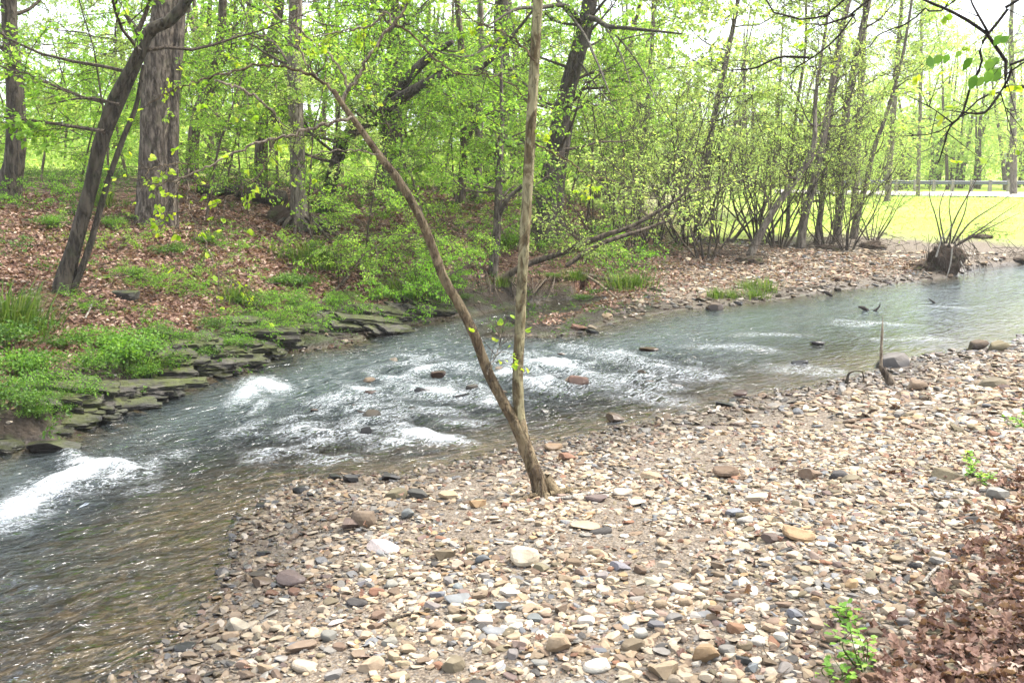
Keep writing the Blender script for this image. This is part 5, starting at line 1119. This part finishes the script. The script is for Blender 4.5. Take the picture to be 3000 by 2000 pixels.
for k in range(15):
    a_ = 1035+k*17+r.normal()*5; s_ = hit(a_, 640+r.normal()*10); e = P0(a_+r.normal()*22, 708-8*abs(k-7)/7); e[2] = r.uniform(.0,.15); e[1] = min(e[1], s_[1]-.05)
    q = MB(); q.tube(spline(np.array([s_+[0,.1,-.02], s_+[0,-.08,.02], (s_+e)/2+[r.normal()*.06,-.12,.04], e]),14), np.linspace(.020,.006,14)*r.uniform(.5,1.3), 6, 0, wob=.25, seed=k); q.build('root', M['bark_brown'], tg, rt_)
# root plate and flood wrack at the foot of the clump
for i, (a, b_, sx, sz, lab) in enumerate([(1728,606,.36,.22,'dark torn root plate at the foot of the leaning trunk'),(1640,590,.55,.22,'dark brushy flood wrack piled under the flood shrubs'),(2010,572,.40,.28,'brown brushy flood wrack beside the clump of trunks'),(1905,575,.35,.18,'dark flood wrack between the trunks of the clump'),(2260,548,.35,.16,'brown clod of turf on the bank above the root hummock'),(2340,598,.5,.10,'rust brown lumps of bank at the water edge upstream')]):
    p = hit(a, b_); m = MB(); mound(m, p+[0,.2,sz*.05], sx*.8, .35, sz*.6, 20+i, .4)
    o = thing('flood_debris', lab, 'flood debris', p, 'root plates and flood wrack'); m.build('soil', M['soil'], o, p); q = MB()
    for k in range(80):
        e = p+np.array([r.normal()*sx, .1+r.normal()*.2, abs(r.normal())*sz*1.3]); f = e+np.array([r.normal()*.3, r.normal()*.1, r.normal()*.15]); q.tube(np.array([e,(e+f)/2+r.normal(0,.02,3),f]), [.007,.005,.003], 4, 0, cap=False)
    q.build('twig', M['twig'], o, p)
def stick(name, label, pts, w, Y=None, mat='twig', grp=None, lift=.012, cat='stick'):
    P = np.array([hit(a, b_)+[0,0,lift] for a, b_ in pts]) if Y is None else px_curve(pts, Y)
    D = np.linalg.norm(P[0]); m = MB(); m.tube(spline(P, 6*len(P)), np.interp(np.linspace(0,1,6*len(P)), np.linspace(0,1,len(w)), np.array(w,float)/2*D/FPX), 7, 0, wob=.2, seed=int(pts[0][0])); o = m.build(name, M[mat], None, P[0]); one(o, P[0]); tag(o, label, cat, grp); return o
sy = hit(2036,884)[1]
st = thing('dead_stalk', 'dead upright weed stalk with a thick crooked foot at the water edge', 'stalk', hit(2036,884)); m = MB(); P = px_curve([(2047,884),(2040,866),(2026,848),(2022,838)], sy); m.tube(spline(P,14), np.linspace(.055,.022,14), 9, 0, wob=.25); m.build('foot', M['bark_brown'], st, st.location)
m = MB(); P = px_curve([(2023,842),(2024,800),(2026,765),(2028,722)], sy); m.tube(spline(P,14), [.017]*5+[.014]*5+[.009,.006,.003,.002], 7, 0, wob=.1); m.build('stem', M['twig_pale'], st, st.location)
dw = P0(1998,712)[1]
stick('driftwood', 'black forked driftwood snag poking out of the calm water', [(1972,704),(1982,707),(1992,713),(2000,722)], [4,9,8,4], dw, 'twig_dark', None, cat='driftwood')
stick('driftwood', 'short black driftwood stub beside the forked snag in the calm water', [(2022,698),(2018,706),(2008,714),(1998,718)], [2,4,7,5], dw, 'twig_dark', None, cat='driftwood')
stick('driftwood', 'tiny dark driftwood tip poking out farthest upstream', [(2133,686),(2139,690),(2148,697)], [2,4,4], P0(2140,694)[1], 'twig_dark', None, cat='driftwood')
stick('driftwood', 'black wedge of driftwood awash off the far gravel bar', [(1892,668),(1898,672),(1912,679)], [3,9,5], P0(1900,678)[1], 'twig_dark', None, cat='driftwood')
cy_ = hit(1950,882)[1]
stick('root_snag', 'wiry bent root arching over the water edge near the dead stalk', [(1945,880),(1948,862),(1952,856),(1965,852),(1980,854),(1984,870),(1988,880)], [9,6,4,3,3,3,2.5], cy_, 'twig', None, cat='root')
GS = 'sticks lying on the gravel bar'
for lab, pts, w, mt in [('grey curved branch lying at the foot of the forked tree',[(1262,1150),(1310,1146),(1350,1138),(1400,1135)],[5,9,9,4],'twig_bleached'),('thin dark twig lying uphill from the forked tree',[(1395,1078),(1430,1095),(1455,1110)],[4,3,2],'twig'),('dark twig among pale stones in the middle of the shingle',[(1535,1095),(1575,1125),(1600,1135)],[3,3,2],'twig'),('long brown stick at the margin of the dead leaves',[(1890,1345),(1950,1335),(2010,1342)],[4,4,2],'twig_pale'),('pale broken stick pointing into the dead leaves',[(2120,1345),(2140,1320),(2165,1300)],[9,8,6],'twig_bleached'),('long pale stick lying across the nearest dead leaves',[(2060,1545),(2130,1520),(2200,1505)],[5,8,5],'twig_bleached'),('thin root like twig in the nearest dead leaves',[(2130,1480),(2180,1450),(2230,1440),(2300,1470)],[3,3,2.4,2],'twig_pale'),('dark flat stick on the sandy strip near the stream',[(870,1440),(930,1418),(1000,1408)],[6,7,4],'twig'),('reddish twig lying in front of the blue grey slate block',[(1440,1410),(1475,1400),(1505,1405)],[3,3,2],'twig'),('short brown stick upslope in the shingle by the tan slab',[(1340,1105),(1370,1092),(1400,1090)],[4,4,2],'twig'),('grey stick leaning from the far gravel bar by the rill',[(1365,668),(1385,640),(1400,622)],[3,3,2],'twig_bleached')]:
    stick('stick', lab, pts, w, None, mt, GS)
GB = 'branches lying on the wooded bank'
for lab, pts, w, mt in [('long thin fallen branch on the mud behind the pale stem',[(1300,628),(1350,655),(1420,690)],[7,6,3],'twig_pale'),('dark fallen limb lying along the mud behind the pale stem',[(1330,632),(1390,645),(1440,655),(1520,672)],[12,10,8,5],'bark_dark'),('grey fallen branch under the flood shrubs',[(1420,610),(1500,620),(1590,622)],[6,5,3],'bark_dark'),('broken pale stick in the hollow below the leaning tree',[(196,738),(204,722),(212,705)],[4,4,3],'twig_bleached'),('bleached stick bent over the water beside the brightest plant',[(380,800),(384,780),(392,772),(400,778)],[3,3,3,2],'twig_bleached'),('thin twig dipping to the water before the layered ledge',[(398,772),(415,800),(433,845)],[2,2,2],'twig_pale'),('short twig leaning on the layered ledge',[(445,848),(458,835),(468,820)],[2.4,2.2,1.5],'twig_bleached'),('dead branch slumping down the slope above the sloping outcrop',[(720,715),(760,680),(800,640),(835,590)],[10,9,7,4],'bark_brown'),('dark limb lying behind the root mound',[(700,535),(735,540),(770,545)],[16,12,6],'bark_dark')]:
    stick('fallen_branch', lab, pts, w, None, mt, GB, .03, 'branch')
# ------------------------------------------------------------------ road, guard rail and post beyond the meadow
def road_pts(Y0, du): return [(PD(p_, 430, Y0+(p_-2100)*du)) for p_ in np.linspace(1780, 3400, 60)]
V = []
for p_ in np.linspace(1780, 3400, 60):
    for Y_ in (55., 57.5, 60., 62.5): q = PD(p_, 430, Y_+(p_-2100)*-.006); V.append([q[0], q[1], gz(q[0], q[1])+.05])
rm = MB(); rm.add(V, grid_faces(60, 4)); t = NT('pale_road'); p = t.pos(); M['road'] = t.done(t.pbr(t.mix(t.noise(p,2,5), (.30,.27,.24), (.42,.39,.35)), .9)); tag(rm.build('road', M['road']), kind='structure')
t = NT('galvanised_steel'); p = t.pos(); M['steel'] = t.done(t.pbr(t.mix(t.noise(p,3,4), (.10,.105,.115), (.20,.21,.23)), .45, None, .5, Metallic=.7))
t = NT('white_paint'); M['white'] = t.done(t.pbr((.75,.75,.73), .6))
t = NT('weathered_timber'); p = t.pos(); M['timber'] = t.done(t.pbr(t.mix(t.noise(t.scale(p,(6,6,.6)),4,4), (.20,.17,.15), (.34,.30,.27)), .9))
g0 = PD(1990,430,63.5); g0[2] = gz(g0[0], g0[1]); gr = thing('guard_rail', 'long steel guard rail on short posts along the far road', 'guard rail', g0)
prof = np.array([(0,.23),(-.05,.20),(-.05,.16),(0,.13),(0,.10),(-.05,.07),(-.05,.03),(0,0)])
line = []
for p_ in np.linspace(1930, 3200, 60): q = PD(p_, 430, 63.5+(p_-2100)*-.006); line.append([q[0], q[1], gz(q[0], q[1])+.46])
line = np.array(line); line[:,2] = np.convolve(np.pad(line[:,2], 4, 'edge'), np.ones(9)/9, 'valid')
V = np.array([[L[0], L[1]+o_, L[2]+h_] for L in line for o_, h_ in prof]); m = MB(); m.add(V, grid_faces(60, 8)); m.build('rail_beam', M['steel'], gr, g0)
for k in range(0, 60, 2):
    L = line[k]; m = MB(); bx = np.array([[a*.09,.05+b_*.09,c] for c in (-.7,.30) for a, b_ in ((-1,-1),(1,-1),(1,1),(-1,1))])+L; m.add(bx, np.array([[0,1,5,4],[1,2,6,5],[2,3,7,6],[3,0,4,7],[4,5,6,7]])); m.build('post', M['timber'], gr, g0, smooth=False)
wp = PD(2308,420,68); wp[2] = gz(wp[0], wp[1]); o = thing('white_post', 'tall white square post standing behind the guard rail', 'post', wp)
m = MB()
def box(mb, c, sx, sy, z0, z1): mb.add(np.array([[a*sx,b_*sy,q] for q in (z0,z1) for a, b_ in ((-1,-1),(1,-1),(1,1),(-1,1))])+c, np.array([[0,1,5,4],[1,2,6,5],[2,3,7,6],[3,0,4,7],[4,5,6,7]]))
box(m, wp, .11,.11,-.3,2.35); m.build('shaft', M['white'], o, wp, smooth=False); m = MB(); box(m, wp, .14,.14,2.352,2.45); m.build('cap', M['white'], o, wp, smooth=False)
# ------------------------------------------------------------------ light, sky, render
w = bpy.data.worlds.new('World'); SC.world = w; w.use_nodes = True
nt = w.node_tree; nt.nodes.clear()
SUN_EL, SUN_AZ = R(60), R(75)                  # azimuth from +Y towards +X
sky = nt.nodes.new('ShaderNodeTexSky'); sky.sky_type = 'NISHITA'; sky.sun_disc = False
sky.sun_elevation = SUN_EL; sky.sun_rotation = SUN_AZ; sky.air_density = 1.0; sky.dust_density = 4.0; sky.ozone_density = 1.0
mx = nt.nodes.new('ShaderNodeMix'); mx.data_type = 'RGBA'; mx.inputs[0].default_value = .62
mx.inputs[7].default_value = (7.0, 7.4, 8.0, 1)  # thin bright cloud over the whole sky
nt.links.new(sky.outputs[0], mx.inputs[6])
bg = nt.nodes.new('ShaderNodeBackground'); bg.inputs[1].default_value = .098
nt.links.new(mx.outputs[2], bg.inputs[0])
wo = nt.nodes.new('ShaderNodeOutputWorld'); nt.links.new(bg.outputs[0], wo.inputs[0])
sl = bpy.data.lights.new('sun', 'SUN'); sl.energy = 2.6; sl.angle = R(12); sl.color = (1, .95, .87)
so = bpy.data.objects.new('sun', sl); COL.objects.link(so)
v = Vector((math.sin(SUN_AZ)*math.cos(SUN_EL), math.cos(SUN_AZ)*math.cos(SUN_EL), math.sin(SUN_EL)))
so.rotation_euler = v.to_track_quat('Z', 'Y').to_euler(); so.location = v*60
vs = SC.view_settings; SC.display_settings.display_device = 'sRGB'
vs.view_transform = 'Standard'; vs.look = 'None'; vs.exposure = 2.2; vs.gamma = 1; vs.use_curve_mapping = False
hz = MB(); X0, X1, Y0, Y1, Z0, Z1 = -190, 190, -30, 185, -2.6, 40
hz.add(np.array([[a,b,c] for c in (Z0,Z1) for a,b in ((X0,Y0),(X1,Y0),(X1,Y1),(X0,Y1))]), np.array([[3,2,1,0],[4,5,6,7],[0,1,5,4],[1,2,6,5],[2,3,7,6],[3,0,4,7]]))
t = NT('haze_air'); vv = t.n('ShaderNodeVolumePrincipled', {'Color':(.97,.98,1,1),'Density':.0007,'Anisotropy':.3}); t.t.links.new(vv.outputs[0], t.out.inputs['Volume'])
tag(hz.build('haze', t.m, smooth=False), kind='stuff')
cy = SC.cycles
cy.use_denoising = True; cy.denoiser = 'OPENIMAGEDENOISE'; cy.denoising_input_passes = 'RGB_ALBEDO_NORMAL'; cy.denoising_prefilter = 'ACCURATE'
cy.max_bounces = 8; cy.diffuse_bounces = 5; cy.glossy_bounces = 3; cy.transmission_bounces = 6; cy.transparent_max_bounces = 8
cy.sample_clamp_indirect = 6; cy.sample_clamp_direct = 8; cy.caustics_reflective = False; cy.caustics_refractive = False
cy.use_adaptive_sampling = True; cy.adaptive_threshold = .02
